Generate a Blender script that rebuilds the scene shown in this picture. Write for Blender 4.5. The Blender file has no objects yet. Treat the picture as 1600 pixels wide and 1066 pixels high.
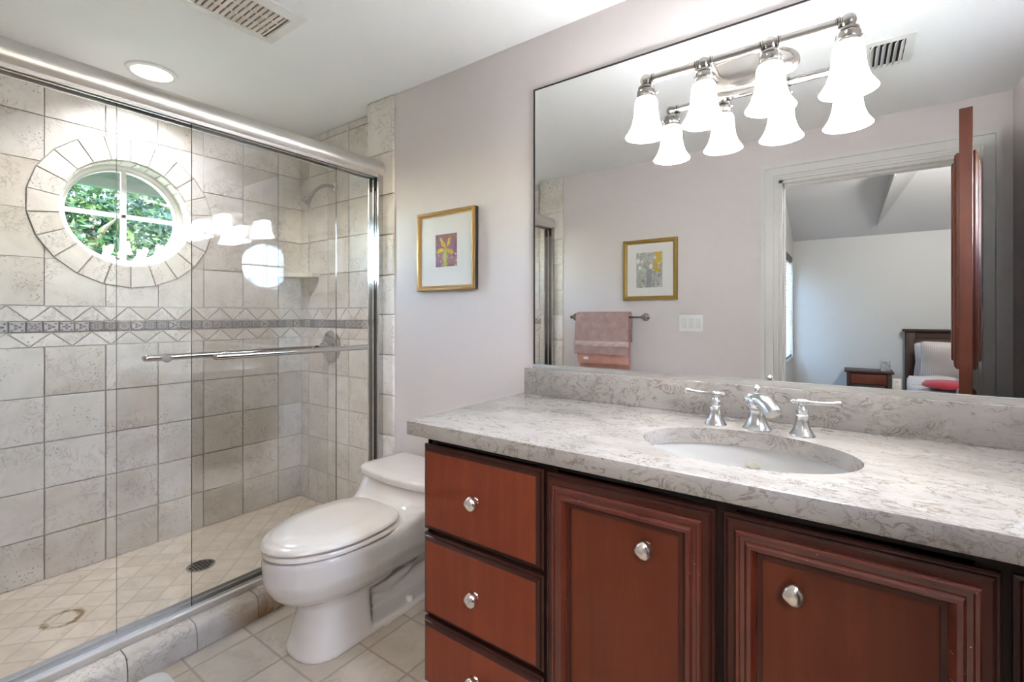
import bpy, bmesh, math, random
from mathutils import Vector, Matrix
random.seed(7)
PI = math.pi
S = bpy.context.scene
COL = S.collection

# ------------------------------------------------------------------ camera
cam_data = bpy.data.cameras.new('camera')
cam = bpy.data.objects.new('camera', cam_data)
COL.objects.link(cam)
CAM_H = 1.2
cam.location = (0, 0, CAM_H)
cam.rotation_euler = (PI / 2, 0, math.radians(35.42))
cam_data.sensor_width = 36.0
cam_data.lens = 732.3 / 1600 * 36.0
cam_data.shift_y = -(533 - 493.1) / 1600
cam_data.clip_start = 0.02
cam_data.clip_end = 200
S.camera = cam

# ------------------------------------------------------------------ sky, sun, exposure
S.view_settings.view_transform = 'Standard'
S.view_settings.look = 'None'
S.view_settings.gamma = 1.0
S.view_settings.exposure = 2.46
S.view_settings.use_curve_mapping = False
world = bpy.data.worlds.new('sky')
S.world = world
world.use_nodes = True
wn = world.node_tree
wn.nodes.clear()
w_out = wn.nodes.new('ShaderNodeOutputWorld')
w_bg = wn.nodes.new('ShaderNodeBackground')
w_sky = wn.nodes.new('ShaderNodeTexSky')
w_sky.sky_type = 'NISHITA'
w_sky.sun_disc = False
w_sky.sun_elevation = math.radians(48)
w_sky.sun_rotation = math.radians(125)
w_sky.air_density = 1.0
w_sky.dust_density = 0.6
w_bg.inputs['Strength'].default_value = 2.7
wn.links.new(w_sky.outputs[0], w_bg.inputs[0])
wn.links.new(w_bg.outputs[0], w_out.inputs[0])
sun_data = bpy.data.lights.new('sun', 'SUN')
sun_data.energy = 0.8
sun_data.angle = math.radians(0.6)
sun_data.color = (1.0, 0.95, 0.86)
sun = bpy.data.objects.new('sun', sun_data)
COL.objects.link(sun)
sun.rotation_euler = Vector((-0.25, 0.80, -0.95)).to_track_quat('-Z', 'Y').to_euler()

LAMP_W = 0.06      # each bulb of the mirror light
DOWN_W = 1.6     # recessed light over the shower
BED_W = 30.0      # added, unseen bedroom fill lamp

# ------------------------------------------------------------------ room constants
YW, YS, XL, YR, YSR, XR, ZC = 1.62, 1.70, -2.90, -0.165, -0.25, 0.69, 2.34
XS0, XS1 = -2.10, -1.895      # tiled strip where the shower begins
ZSF = 0.025                   # shower floor
WCY, WCZ = 0.80, 1.705        # centre of the round windows

# ------------------------------------------------------------------ materials
def nt(name):
    m = bpy.data.materials.new(name)
    m.use_nodes = True
    n = m.node_tree
    return m, n, n.nodes['Principled BSDF']

def setp(b, **k):
    for a, v in k.items():
        b.inputs[a.replace('_', ' ')].default_value = v

def simple(name, col, rough=0.5, metal=0.0, **k):
    m, n, b = nt(name)
    b.inputs['Base Color'].default_value = (*col, 1)
    b.inputs['Roughness'].default_value = rough
    b.inputs['Metallic'].default_value = metal
    setp(b, **k)
    return m

class G:
    """small helper for wiring node graphs"""
    def __init__(s, n): s.n = n
    def new(s, t, **k):
        x = s.n.nodes.new(t)
        for a, v in k.items(): setattr(x, a, v)
        return x
    def link(s, a, b): s.n.links.new(a, b)
    def val(s, sock, v):
        if hasattr(v, 'links'): s.link(v, sock)
        else: sock.default_value = v
    def obj(s): return s.new('ShaderNodeTexCoord').outputs['Object']
    def pos(s): return s.new('ShaderNodeNewGeometry').outputs['Position']
    def noise(s, vec, scale, detail=3, rough=0.5, dist=0.0, out='Fac'):
        x = s.new('ShaderNodeTexNoise')
        s.link(vec, x.inputs['Vector'])
        x.inputs['Scale'].default_value = scale
        x.inputs['Detail'].default_value = detail
        x.inputs['Roughness'].default_value = rough
        x.inputs['Distortion'].default_value = dist
        return x.outputs[out]
    def ramp(s, f, stops, interp='LINEAR'):
        x = s.new('ShaderNodeValToRGB')
        x.color_ramp.interpolation = interp
        e = x.color_ramp.elements
        while len(e) < len(stops): e.new(0.5)
        for i, (p, c) in enumerate(stops):
            e[i].position = p
            e[i].color = (*c, 1) if len(c) == 3 else c
        s.link(f, x.inputs[0])
        return x.outputs[0]
    def math(s, op, a, b=0.0, c=0.0, clamp=False):
        x = s.new('ShaderNodeMath', operation=op)
        x.use_clamp = clamp
        s.val(x.inputs[0], a); s.val(x.inputs[1], b); s.val(x.inputs[2], c)
        return x.outputs[0]
    def mix(s, f, a, b, mode='MIX'):
        x = s.new('ShaderNodeMix', data_type='RGBA', blend_type=mode)
        s.val(x.inputs[0], f)
        for sock, v in ((x.inputs[6], a), (x.inputs[7], b)):
            if hasattr(v, 'links'): s.link(v, sock)
            else: sock.default_value = (*v, 1)
        return x.outputs[2]
    def sep(s, v):
        x = s.new('ShaderNodeSeparateXYZ'); s.link(v, x.inputs[0]); return x.outputs
    def comb(s, x_, y_, z_):
        x = s.new('ShaderNodeCombineXYZ')
        for i, v in enumerate((x_, y_, z_)): s.val(x.inputs[i], v)
        return x.outputs[0]
    def attr(s, name, out='Fac'):
        x = s.new('ShaderNodeAttribute', attribute_name=name); return x.outputs[out]
    def bump(s, h, strength, dist, b):
        x = s.new('ShaderNodeBump')
        x.inputs['Strength'].default_value = strength
        x.inputs['Distance'].default_value = dist
        s.link(h, x.inputs['Height']); s.link(x.outputs[0], b.inputs['Normal'])
    def mapr(s, v, a, b, c=0.0, d=1.0):
        x = s.new('ShaderNodeMapRange'); s.link(v, x.inputs[0])
        for i, q in enumerate((a, b, c, d)): x.inputs[i + 1].default_value = q
        return x.outputs[0]

def paint(name, col, bump=0.15, rough=0.55):
    m, n, b = nt(name); g = G(n)
    v = g.pos()
    b.inputs['Base Color'].default_value = (*col, 1)
    b.inputs['Roughness'].default_value = rough
    g.bump(g.noise(v, 55, 3, 0.55), bump, 0.004, b)
    return m

WALL_C = (0.665, 0.605, 0.59)
M_WALL = paint('painted_wall', WALL_C)
M_CEIL = paint('ceiling_paint', (0.86, 0.86, 0.86), 0.1, 0.7)
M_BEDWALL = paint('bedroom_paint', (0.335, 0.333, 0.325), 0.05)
M_TRIM = simple('white_trim', (0.66, 0.64, 0.61), 0.35)
M_GROUT = simple('grout', (0.54, 0.495, 0.45), 0.9)

def travertine(name, tint=(1, 1, 1), stain=False):
    m, n, b = nt(name); g = G(n)
    p = g.pos()
    t = g.attr('tile')
    # shift the stone figure from tile to tile
    off = g.comb(g.math('MULTIPLY', t, 37.0), g.math('MULTIPLY', t, 71.0), g.math('MULTIPLY', t, 13.0))
    add = g.new('ShaderNodeVectorMath', operation='ADD')
    g.link(p, add.inputs[0]); g.link(off, add.inputs[1]); v = add.outputs[0]
    big = g.noise(v, 5.5, 5, 0.6, 0.8)
    c = g.ramp(big, [(0.28, (0.62, 0.57, 0.515)), (0.5, (0.72, 0.675, 0.625)), (0.72, (0.79, 0.755, 0.71))])
    tone = g.ramp(t, [(0.0, (0.90, 0.86, 0.81)), (0.5, (1, 0.99, 0.97)), (1.0, (1.04, 1.03, 1.03))])
    c = g.mix(1.0, c, tone, 'MULTIPLY')
    # fine veins and pits
    ve = g.noise(v, 13, 6, 0.62, 1.6)
    vein = g.mapr(g.math('ABSOLUTE', g.math('SUBTRACT', ve, 0.5)), 0.0, 0.026, 1.0, 0.0)
    reg = g.mapr(g.noise(v, 6.0, 2, 0.5), 0.44, 0.60)
    vein = g.math('MULTIPLY', vein, reg, clamp=True)
    vo = g.new('ShaderNodeTexVoronoi', feature='F1'); vo.inputs['Scale'].default_value = 70
    g.link(v, vo.inputs['Vector'])
    pit = g.mapr(vo.outputs['Distance'], 0.16, 0.26, 1.0, 0.0)
    pit = g.math('MULTIPLY', pit, g.mapr(g.noise(v, 7.0, 3, 0.6), 0.50, 0.60), clamp=True)
    dark = g.math('MAXIMUM', g.math('MULTIPLY', vein, 0.5), g.math('MULTIPLY', pit, 0.72), clamp=True)
    c = g.mix(dark, c, (0.24, 0.19, 0.155))
    c = g.mix(1.0, c, tint, 'MULTIPLY')
    if stain:
        x, y, z = g.sep(p)
        f = g.math('MULTIPLY', g.mapr(y, 0.78, 0.98), g.mapr(z, 0.10, 0.01, 0.35, 1.2))
        f = g.math('MULTIPLY', f, g.mapr(g.noise(p, 14, 4, 0.6), 0.30, 0.58), clamp=True)
        c = g.mix(g.math('MULTIPLY', f, 0.9), c, (0.33, 0.17, 0.055))
    g.link(c, b.inputs['Base Color'])
    b.inputs['Roughness'].default_value = 0.42
    h = g.math('SUBTRACT', g.math('MULTIPLY', g.noise(v, 22, 4, 0.6), 0.5), dark)
    g.bump(h, 0.35, 0.004, b)
    return m

M_STONE = travertine('travertine_tile')
M_CURB = travertine('travertine_curb', (0.97, 0.95, 0.93), True)

def floor_mat(name, size, rot, tint, ring=None):
    m, n, b = nt(name); g = G(n)
    p = g.pos()
    mp = g.new('ShaderNodeMapping'); g.link(p, mp.inputs[0])
    mp.inputs['Rotation'].default_value = (0, 0, rot)
    x, y, z = g.sep(mp.outputs[0])
    u = g.math('DIVIDE', g.math('ADD', x, 20 + (0.055 if not rot else 0)), size)
    v = g.math('DIVIDE', g.math('ADD', y, 20 + (0.04 if not rot else 0)), size)
    iu, iv = g.math('FLOOR', u), g.math('FLOOR', v)
    fu, fv = g.math('FRACT', u), g.math('FRACT', v)
    du = g.math('MINIMUM', fu, g.math('SUBTRACT', 1.0, fu))
    dv = g.math('MINIMUM', fv, g.math('SUBTRACT', 1.0, fv))
    wob = g.math('MULTIPLY', g.math('SUBTRACT', g.noise(p, 30, 2), 0.5), 0.012)
    d = g.math('ADD', g.math('MINIMUM', du, dv), wob)
    gw = 0.0026 / size
    grout = g.mapr(d, gw, gw * 1.9, 1.0, 0.0)
    wnz = g.new('ShaderNodeTexWhiteNoise', noise_dimensions='3D')
    g.link(g.comb(iu, iv, 0.0), wnz.inputs['Vector'])
    t = wnz.outputs['Value']
    off = g.comb(g.math('MULTIPLY', t, 37.0), g.math('MULTIPLY', t, 71.0), 0.0)
    add = g.new('ShaderNodeVectorMath', operation='ADD'); g.link(p, add.inputs[0]); g.link(off, add.inputs[1])
    q = add.outputs[0]
    c = g.ramp(g.noise(q, 6, 5, 0.6, 1.0), [(0.28, (0.50, 0.455, 0.40)), (0.5, (0.60, 0.555, 0.50)), (0.74, (0.68, 0.635, 0.58))])
    tone = g.ramp(t, [(0.0, (0.92, 0.90, 0.86)), (1.0, (1.04, 1.03, 1.02))])
    c = g.mix(1.0, c, tone, 'MULTIPLY')
    ve = g.noise(q, 11, 6, 0.62, 1.8)
    vein = g.mapr(g.math('ABSOLUTE', g.math('SUBTRACT', ve, 0.5)), 0.0, 0.02, 1.0, 0.0)
    vein = g.math('MULTIPLY', vein, g.mapr(g.noise(q, 6.0, 2), 0.48, 0.62), clamp=True)
    c = g.mix(g.math('MULTIPLY', vein, 0.5), c, (0.27, 0.22, 0.17))
    c = g.mix(g.math('MULTIPLY', grout, 0.42 if rot else 0.75), c, (0.36, 0.31, 0.255))
    c = g.mix(1.0, c, tint, 'MULTIPLY')
    if ring:      # the rusty ring left by a can
        X, Y, Z = g.sep(p)
        dx, dy = g.math('SUBTRACT', X, ring[0]), g.math('SUBTRACT', Y, ring[1])
        r = g.math('SQRT', g.math('ADD', g.math('MULTIPLY', dx, dx), g.math('MULTIPLY', dy, dy)))
        r = g.math('ADD', r, g.math('MULTIPLY', g.math('SUBTRACT', g.noise(p, 38, 3), 0.5), 0.03))
        k = g.mapr(g.math('ABSOLUTE', g.math('SUBTRACT', r, ring[2])), 0.003, 0.014, 1.0, 0.0)
        k = g.math('MULTIPLY', k, g.mapr(g.noise(p, 25, 2), 0.28, 0.52), clamp=True)
        c = g.mix(k, c, (0.24, 0.15, 0.055))
    g.link(c, b.inputs['Base Color'])
    b.inputs['Roughness'].default_value = 0.38
    h = g.math('SUBTRACT', g.math('MULTIPLY', g.noise(q, 18, 4), 0.5), g.math('ADD', grout, g.math('MULTIPLY', vein, 0.4)))
    g.bump(h, 0.35, 0.004, b)
    return m

M_FLOOR = floor_mat('stone_floor', 0.205, 0.0, (1.06, 1.01, 0.95))
M_SHFLOOR = floor_mat('shower_floor_stone', 0.102, PI / 4, (1.17, 1.10, 1.03), (-2.47, 0.47, 0.055))

def deco_mat():
    m, n, b = nt('decorative_border_tile'); g = G(n)
    uv = g.new('ShaderNodeUVMap', uv_map='uv').outputs[0]
    t = g.attr('tile')
    x, y, z = g.sep(uv)
    x = g.math('SUBTRACT', x, 0.5); y = g.math('SUBTRACT', y, 0.5)
    r = g.math('SQRT', g.math('ADD', g.math('MULTIPLY', x, x), g.math('MULTIPLY', y, y)))
    a = g.math('ARCTAN2', y, x)
    k = g.math('ADD', 3.0, g.math('FLOOR', g.math('MULTIPLY', t, 5.0)))
    pet = g.math('ADD', 0.23, g.math('MULTIPLY', g.math('COSINE', g.math('MULTIPLY', a, k)), 0.12))
    flower = g.mapr(g.math('SUBTRACT', r, pet), -0.04, 0.03, 1.0, 0.0)
    core = g.mapr(r, 0.05, 0.08, 1.0, 0.0)
    ax, ay = g.math('ABSOLUTE', x), g.math('ABSOLUTE', y)
    cx, cy = g.math('SUBTRACT', ax, 0.36), g.math('SUBTRACT', ay, 0.36)
    dots = g.mapr(g.math('SQRT', g.math('ADD', g.math('MULTIPLY', cx, cx), g.math('MULTIPLY', cy, cy))), 0.07, 0.12, 1.0, 0.0)
    frame = g.mapr(g.math('ABSOLUTE', g.math('SUBTRACT', g.math('MAXIMUM', ax, ay), 0.43)), 0.02, 0.05, 1.0, 0.0)
    frame = g.math('MULTIPLY', frame, g.math('GREATER_THAN', t, 0.5))
    wav = g.mapr(g.math('SINE', g.math('MULTIPLY', g.math('ADD', x, g.math('MULTIPLY', y, 1.3)), 34.0)), 0.0, 0.6)
    wav = g.math('MULTIPLY', wav, g.math('MULTIPLY', g.math('GREATER_THAN', t, 0.3), 0.45))
    f = g.math('MAXIMUM', g.math('MAXIMUM', flower, dots), g.math('MAXIMUM', frame, wav), clamp=True)
    base = g.ramp(t, [(0.0, (0.50, 0.46, 0.43)), (0.5, (0.37, 0.335, 0.315)), (1.0, (0.45, 0.41, 0.38))])
    ink = g.ramp(t, [(0.0, (0.13, 0.10, 0.11)), (0.4, (0.13, 0.105, 0.135)), (0.7, (0.125, 0.12, 0.125)), (1.0, (0.16, 0.115, 0.11))])
    c = g.mix(g.math('MULTIPLY', f, 0.92), base, ink)
    c = g.mix(core, c, (0.5, 0.45, 0.42))
    g.link(c, b.inputs['Base Color'])
    b.inputs['Roughness'].default_value = 0.3
    g.bump(f, 0.2, 0.002, b)
    return m
M_DECO = deco_mat()

def quartz():
    m, n, b = nt('veined_quartz'); g = G(n)
    p = g.pos()
    mp = g.new('ShaderNodeMapping'); g.link(p, mp.inputs[0])
    mp.inputs['Scale'].default_value = (0.8, 1.25, 1.25)
    mp.inputs['Rotation'].default_value = (0.3, 0.25, 0.25)
    v = mp.outputs[0]
    base = g.ramp(g.noise(v, 6, 5, 0.6, 0.6), [(0.3, (0.33, 0.305, 0.285)), (0.52, (0.405, 0.368, 0.342)), (0.7, (0.455, 0.420, 0.393))])
    n1 = g.noise(v, 13, 7, 0.62, 2.0)
    v1 = g.mapr(g.math('ABSOLUTE', g.math('SUBTRACT', n1, 0.5)), 0.0, 0.03, 1.0, 0.0)
    v1 = g.math('MULTIPLY', v1, g.mapr(g.noise(v, 11, 3, 0.55, 1.0), 0.42, 0.56), clamp=True)
    n2 = g.noise(v, 26, 6, 0.65, 1.5)
    v2 = g.mapr(g.math('ABSOLUTE', g.math('SUBTRACT', n2, 0.48)), 0.0, 0.03, 1.0, 0.0)
    v2 = g.math('MULTIPLY', v2, g.mapr(g.noise(v, 8, 3), 0.45, 0.60), clamp=True)
    c = g.mix(g.math('MULTIPLY', v1, 0.85), base, (0.17, 0.135, 0.105))
    c = g.mix(g.math('MULTIPLY', v2, 0.55), c, (0.215, 0.17, 0.135))
    g.link(c, b.inputs['Base Color'])
    b.inputs['Roughness'].default_value = 0.16
    b.inputs['Specular IOR Level'].default_value = 0.35
    return m
M_QUARTZ = quartz()

def wood(name, dark, light, rough, axis, coat=0.3):
    m, n, b = nt(name); g = G(n)
    mp = g.new('ShaderNodeMapping'); g.link(g.pos(), mp.inputs[0])
    sc = [26, 26, 26]; sc[axis] = 2.2
    mp.inputs['Scale'].default_value = sc
    f = g.noise(mp.outputs[0], 1.0, 4, 0.6, 0.7)
    f2 = g.noise(g.pos(), 4, 2)
    c = g.ramp(g.math('ADD', g.math('MULTIPLY', f, 0.7), g.math('MULTIPLY', f2, 0.3)), [(0.30, dark), (0.68, light)])
    g.link(c, b.inputs['Base Color'])
    b.inputs['Roughness'].default_value = rough
    b.inputs['Coat Weight'].default_value = coat
    b.inputs['Coat Roughness'].default_value = 0.22
    b.inputs['Specular IOR Level'].default_value = 0.28
    return m
M_CHERRY = wood('cherry_wood', (0.165, 0.029, 0.010), (0.235, 0.046, 0.016), 0.42, 2, 0.06)
M_EDGEW = wood('glazed_shaded_edge', (0.030, 0.008, 0.005), (0.050, 0.012, 0.008), 0.32, 2, 0.25)  # bevels: dark glaze plus edge shading put into the wood colour
M_STILE = wood('cherry_stile', (0.050, 0.012, 0.007), (0.070, 0.017, 0.009), 0.38, 2, 0.12)
M_PANELW = wood('cherry_panel', (0.110, 0.023, 0.009), (0.165, 0.036, 0.014), 0.42, 2, 0.06)
M_CHERRYF = wood('gap_shadow_cherry', (0.010, 0.004, 0.003), (0.018, 0.006, 0.005), 0.45, 2, 0.0)  # near-black, so the shadow in the door gaps is in the colour
M_DOORW = wood('mahogany', (0.060, 0.014, 0.006), (0.110, 0.025, 0.011), 0.42, 2, 0.08)
M_BEDW = wood('bed_wood', (0.020, 0.008, 0.005), (0.040, 0.016, 0.009), 0.42, 0, 0.05)

def worn_wood():
    m, n, b = nt('worn_cherry_moulding'); g = G(n)
    p = g.pos()
    mp = g.new('ShaderNodeMapping'); g.link(p, mp.inputs[0]); mp.inputs['Scale'].default_value = (8, 8, 8)
    c = g.ramp(g.noise(mp.outputs[0], 1.0, 3), [(0.3, (0.085, 0.015, 0.008)), (0.7, (0.125, 0.024, 0.012))])
    chip = g.mapr(g.noise(p, 130, 3, 0.7), 0.69, 0.715)
    reg = g.mapr(g.noise(p, 5, 2), 0.50, 0.60)
    c = g.mix(g.math('MULTIPLY', chip, reg, clamp=True), c, (0.55, 0.42, 0.33))
    g.link(c, b.inputs['Base Color'])
    b.inputs['Roughness'].default_value = 0.26
    b.inputs['Coat Weight'].default_value = 0.5
    b.inputs['Coat Roughness'].default_value = 0.15
    return m
M_MOULD = worn_wood()

M_NICKEL = simple('brushed_nickel', (0.40, 0.375, 0.35), 0.26, 1.0)
M_CHROME = simple('chrome', (0.60, 0.59, 0.58), 0.10, 1.0)
M_SATIN = simple('satin_aluminium', (0.74, 0.72, 0.70), 0.36, 1.0)
M_STEEL = simple('satin_steel', (0.62, 0.62, 0.61), 0.24, 1.0)
M_KNOB = simple('pewter', (0.80, 0.75, 0.70), 0.24, 1.0)
M_BLACK = simple('black_rubber', (0.01, 0.008, 0.008), 0.6)
M_PORC = simple('porcelain', (0.71, 0.66, 0.63), 0.10, 0.0, Coat_Weight=0.3)
M_SEAT = simple('toilet_seat_plastic', (0.78, 0.72, 0.66), 0.18)
M_SINK = simple('sink_porcelain', (0.60, 0.585, 0.57), 0.08)
M_WHITE = simple('white_plastic', (0.78, 0.77, 0.75), 0.35)
M_VENTC = simple('almond_plastic', (0.70, 0.62, 0.55), 0.45)
M_DARK = simple('painted_hollow_shade', (0.02, 0.014, 0.012), 0.9)  # near-black colour standing in for shade inside hollows
M_MIRROR = simple('mirror_silver', (0.86, 0.87, 0.865), 0.0, 1.0)
M_BRONZE = simple('bronze_hinge', (0.06, 0.05, 0.045), 0.4, 0.8)

def glass_mat(name, tint, refl=1.0, f0=0.045):
    m = bpy.data.materials.new(name); m.use_nodes = True
    n = m.node_tree; n.nodes.clear(); g = G(n)
    out = g.new('ShaderNodeOutputMaterial')
    tr = g.new('ShaderNodeBsdfTransparent'); tr.inputs[0].default_value = (*tint, 1)
    gl = g.new('ShaderNodeBsdfGlossy'); gl.inputs['Roughness'].default_value = 0.0
    geo = g.new('ShaderNodeNewGeometry')
    dot = g.new('ShaderNodeVectorMath', operation='DOT_PRODUCT')
    g.link(geo.outputs['Incoming'], dot.inputs[0]); g.link(geo.outputs['Normal'], dot.inputs[1])
    c = g.math('ABSOLUTE', dot.outputs['Value'])
    f = g.math('POWER', g.math('SUBTRACT', 1.0, c, clamp=True), 5.0)
    f = g.math('MULTIPLY', g.math('ADD', g.math('MULTIPLY', f, 1 - f0), f0), refl, clamp=True)
    mx = g.new('ShaderNodeMixShader')
    g.link(f, mx.inputs[0]); g.link(tr.outputs[0], mx.inputs[1]); g.link(gl.outputs[0], mx.inputs[2])
    g.link(mx.outputs[0], out.inputs[0])
    return m
M_GLASS = glass_mat('shower_glass', (0.992, 0.994, 0.993), 1.0, 0.05)
M_PANE = glass_mat('window_glass', (0.97, 0.99, 0.985), 0.6)
M_GEDGE = simple('polished_glass_edge', (0.10, 0.085, 0.075), 0.15)

def shade_mat(name, strength, col=(1.0, 0.97, 0.92)):
    m = bpy.data.materials.new(name); m.use_nodes = True
    n = m.node_tree; n.nodes.clear(); g = G(n)
    out = g.new('ShaderNodeOutputMaterial')
    p = g.pos()
    sw = g.ramp(g.noise(p, 22, 4, 0.6, 2.5), [(0.35, (0.80, 0.79, 0.77)), (0.6, (0.95, 0.945, 0.94))])
    df = g.new('ShaderNodeBsdfDiffuse'); g.link(sw, df.inputs[0])
    tl = g.new('ShaderNodeBsdfTranslucent'); g.link(sw, tl.inputs[0])
    tp = g.new('ShaderNodeBsdfTransparent')
    m1 = g.new('ShaderNodeMixShader'); m1.inputs[0].default_value = 0.5
    g.link(df.outputs[0], m1.inputs[1]); g.link(tl.outputs[0], m1.inputs[2])
    m2 = g.new('ShaderNodeMixShader'); m2.inputs[0].default_value = 0.12
    g.link(m1.outputs[0], m2.inputs[1]); g.link(tp.outputs[0], m2.inputs[2])
    em = g.new('ShaderNodeEmission'); em.inputs['Strength'].default_value = strength
    g.link(g.mix(1.0, sw, col, 'MULTIPLY'), em.inputs[0])
    ad = g.new('ShaderNodeAddShader')
    g.link(m2.outputs[0], ad.inputs[0]); g.link(em.outputs[0], ad.inputs[1])
    g.link(ad.outputs[0], out.inputs[0])
    return m
M_SHADE = shade_mat('lit_alabaster_glass', 6.4, (0.90, 0.945, 1.0))
M_SHADE_OFF = shade_mat('unlit_alabaster_glass', 0.02)

def emis(name, col, s):
    m = bpy.data.materials.new(name); m.use_nodes = True
    n = m.node_tree; n.nodes.clear(); g = G(n)
    out = g.new('ShaderNodeOutputMaterial'); e = g.new('ShaderNodeEmission')
    e.inputs[0].default_value = (*col, 1); e.inputs[1].default_value = s
    g.link(e.outputs[0], out.inputs[0]); return m
M_BULB = emis('lit_bulb', (1, 0.98, 0.95), 22.0)
M_BULB_OFF = simple('unlit_bulb', (0.75, 0.74, 0.72), 0.25)
M_LENS = emis('lit_lens', (1, 0.97, 0.93), 1.5)

def cloth(name, c0, c1, scale=220, bump=0.4):
    m, n, b = nt(name); g = G(n)
    p = g.pos()
    c = g.ramp(g.noise(p, 18, 4, 0.6), [(0.3, c0), (0.7, c1)])
    g.link(c, b.inputs['Base Color'])
    b.inputs['Roughness'].default_value = 0.95
    b.inputs['Sheen Weight'].default_value = 0.2
    g.bump(g.noise(p, scale, 2), bump, 0.004, b)
    return m
M_TOWEL = cloth('pink_terry', (0.36, 0.225, 0.20), (0.47, 0.31, 0.28))
M_BAND = cloth('towel_band', (0.52, 0.37, 0.34), (0.56, 0.41, 0.38), 400, 0.15)
M_MAT = cloth('white_terry', (0.72, 0.70, 0.68), (0.82, 0.80, 0.78), 160, 0.8)
M_RED = cloth('red_fabric', (0.17, 0.004, 0.014), (0.21, 0.008, 0.02), 300, 0.2)

def stripes():
    m, n, b = nt('pinstriped_cotton'); g = G(n)
    x, y, z = g.sep(g.obj())
    s = g.math('SINE', g.math('MULTIPLY', x, 420.0))
    c = g.mix(g.mapr(s, 0.2, 0.8), (0.33, 0.30, 0.295), (0.28, 0.245, 0.25))
    g.link(c, b.inputs['Base Color']); b.inputs['Roughness'].default_value = 0.9
    return m
M_PILLOW = stripes()

def floral():
    m, n, b = nt('floral_cotton'); g = G(n)
    p = g.obj()
    vo = g.new('ShaderNodeTexVoronoi', feature='F1'); vo.inputs['Scale'].default_value = 11
    g.link(p, vo.inputs['Vector'])
    f = g.mapr(g.math('ADD', vo.outputs['Distance'], g.math('MULTIPLY', g.noise(p, 30, 3), 0.25)), 0.30, 0.42, 1.0, 0.0)
    hue = g.ramp(g.sep(vo.outputs['Color'])[0], [(0.0, (0.10, 0.07, 0.16)), (0.35, (0.16, 0.14, 0.07)), (0.65, (0.35, 0.10, 0.14)), (1.0, (0.28, 0.25, 0.35))], 'CONSTANT')
    c = g.mix(g.math('MULTIPLY', f, 0.75), (0.31, 0.29, 0.285), hue)
    g.link(c, b.inputs['Base Color']); b.inputs['Roughness'].default_value = 0.9
    return m
M_FLORAL = floral()

def marble_box():
    m, n, b = nt('grey_marble'); g = G(n)
    c = g.ramp(g.noise(g.pos(), 30, 5, 0.6, 2.0), [(0.4, (0.14, 0.145, 0.155)), (0.6, (0.30, 0.305, 0.315))])
    g.link(c, b.inputs['Base Color']); b.inputs['Roughness'].default_value = 0.3
    return m
M_MARBLE = marble_box()

def leaf_mat(name, c0, c1, c2):
    m, n, b = nt(name); g = G(n)
    t = g.attr('tile')
    c = g.ramp(t, [(0.0, c0), (0.5, c1), (1.0, c2)])
    g.link(c, b.inputs['Base Color']); b.inputs['Roughness'].default_value = 0.6; b.inputs['Specular IOR Level'].default_value = 0.15
    tl = g.new('ShaderNodeBsdfTranslucent'); g.link(c, tl.inputs[0])
    mx = g.new('ShaderNodeMixShader'); mx.inputs[0].default_value = 0.3
    g.link(b.outputs[0], mx.inputs[1]); g.link(tl.outputs[0], mx.inputs[2])
    g.link(mx.outputs[0], n.nodes['Material Output'].inputs[0])
    return m
M_LEAF = leaf_mat('leaves_bright', (0.003, 0.010, 0.003), (0.009, 0.026, 0.006), (0.055, 0.078, 0.018))
M_LEAF2 = leaf_mat('leaves_deep', (0.002, 0.008, 0.004), (0.006, 0.019, 0.008), (0.03, 0.052, 0.018))
M_LEAF3 = leaf_mat('leaves_bluegreen', (0.004, 0.012, 0.008), (0.011, 0.025, 0.015), (0.042, 0.06, 0.036))
M_BARK = simple('bark', (0.16, 0.11, 0.075), 0.9)
M_LAWN = simple('lawn', (0.06, 0.09, 0.03), 0.9)
M_SOFFIT = simple('soffit_paint', (0.034, 0.034, 0.020), 0.7)
M_FASCIA = simple('fascia_paint', (0.06, 0.072, 0.056), 0.6)

# ------------------------------------------------------------------ mesh builder
W = {}      # world matrix of each object made here

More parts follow.
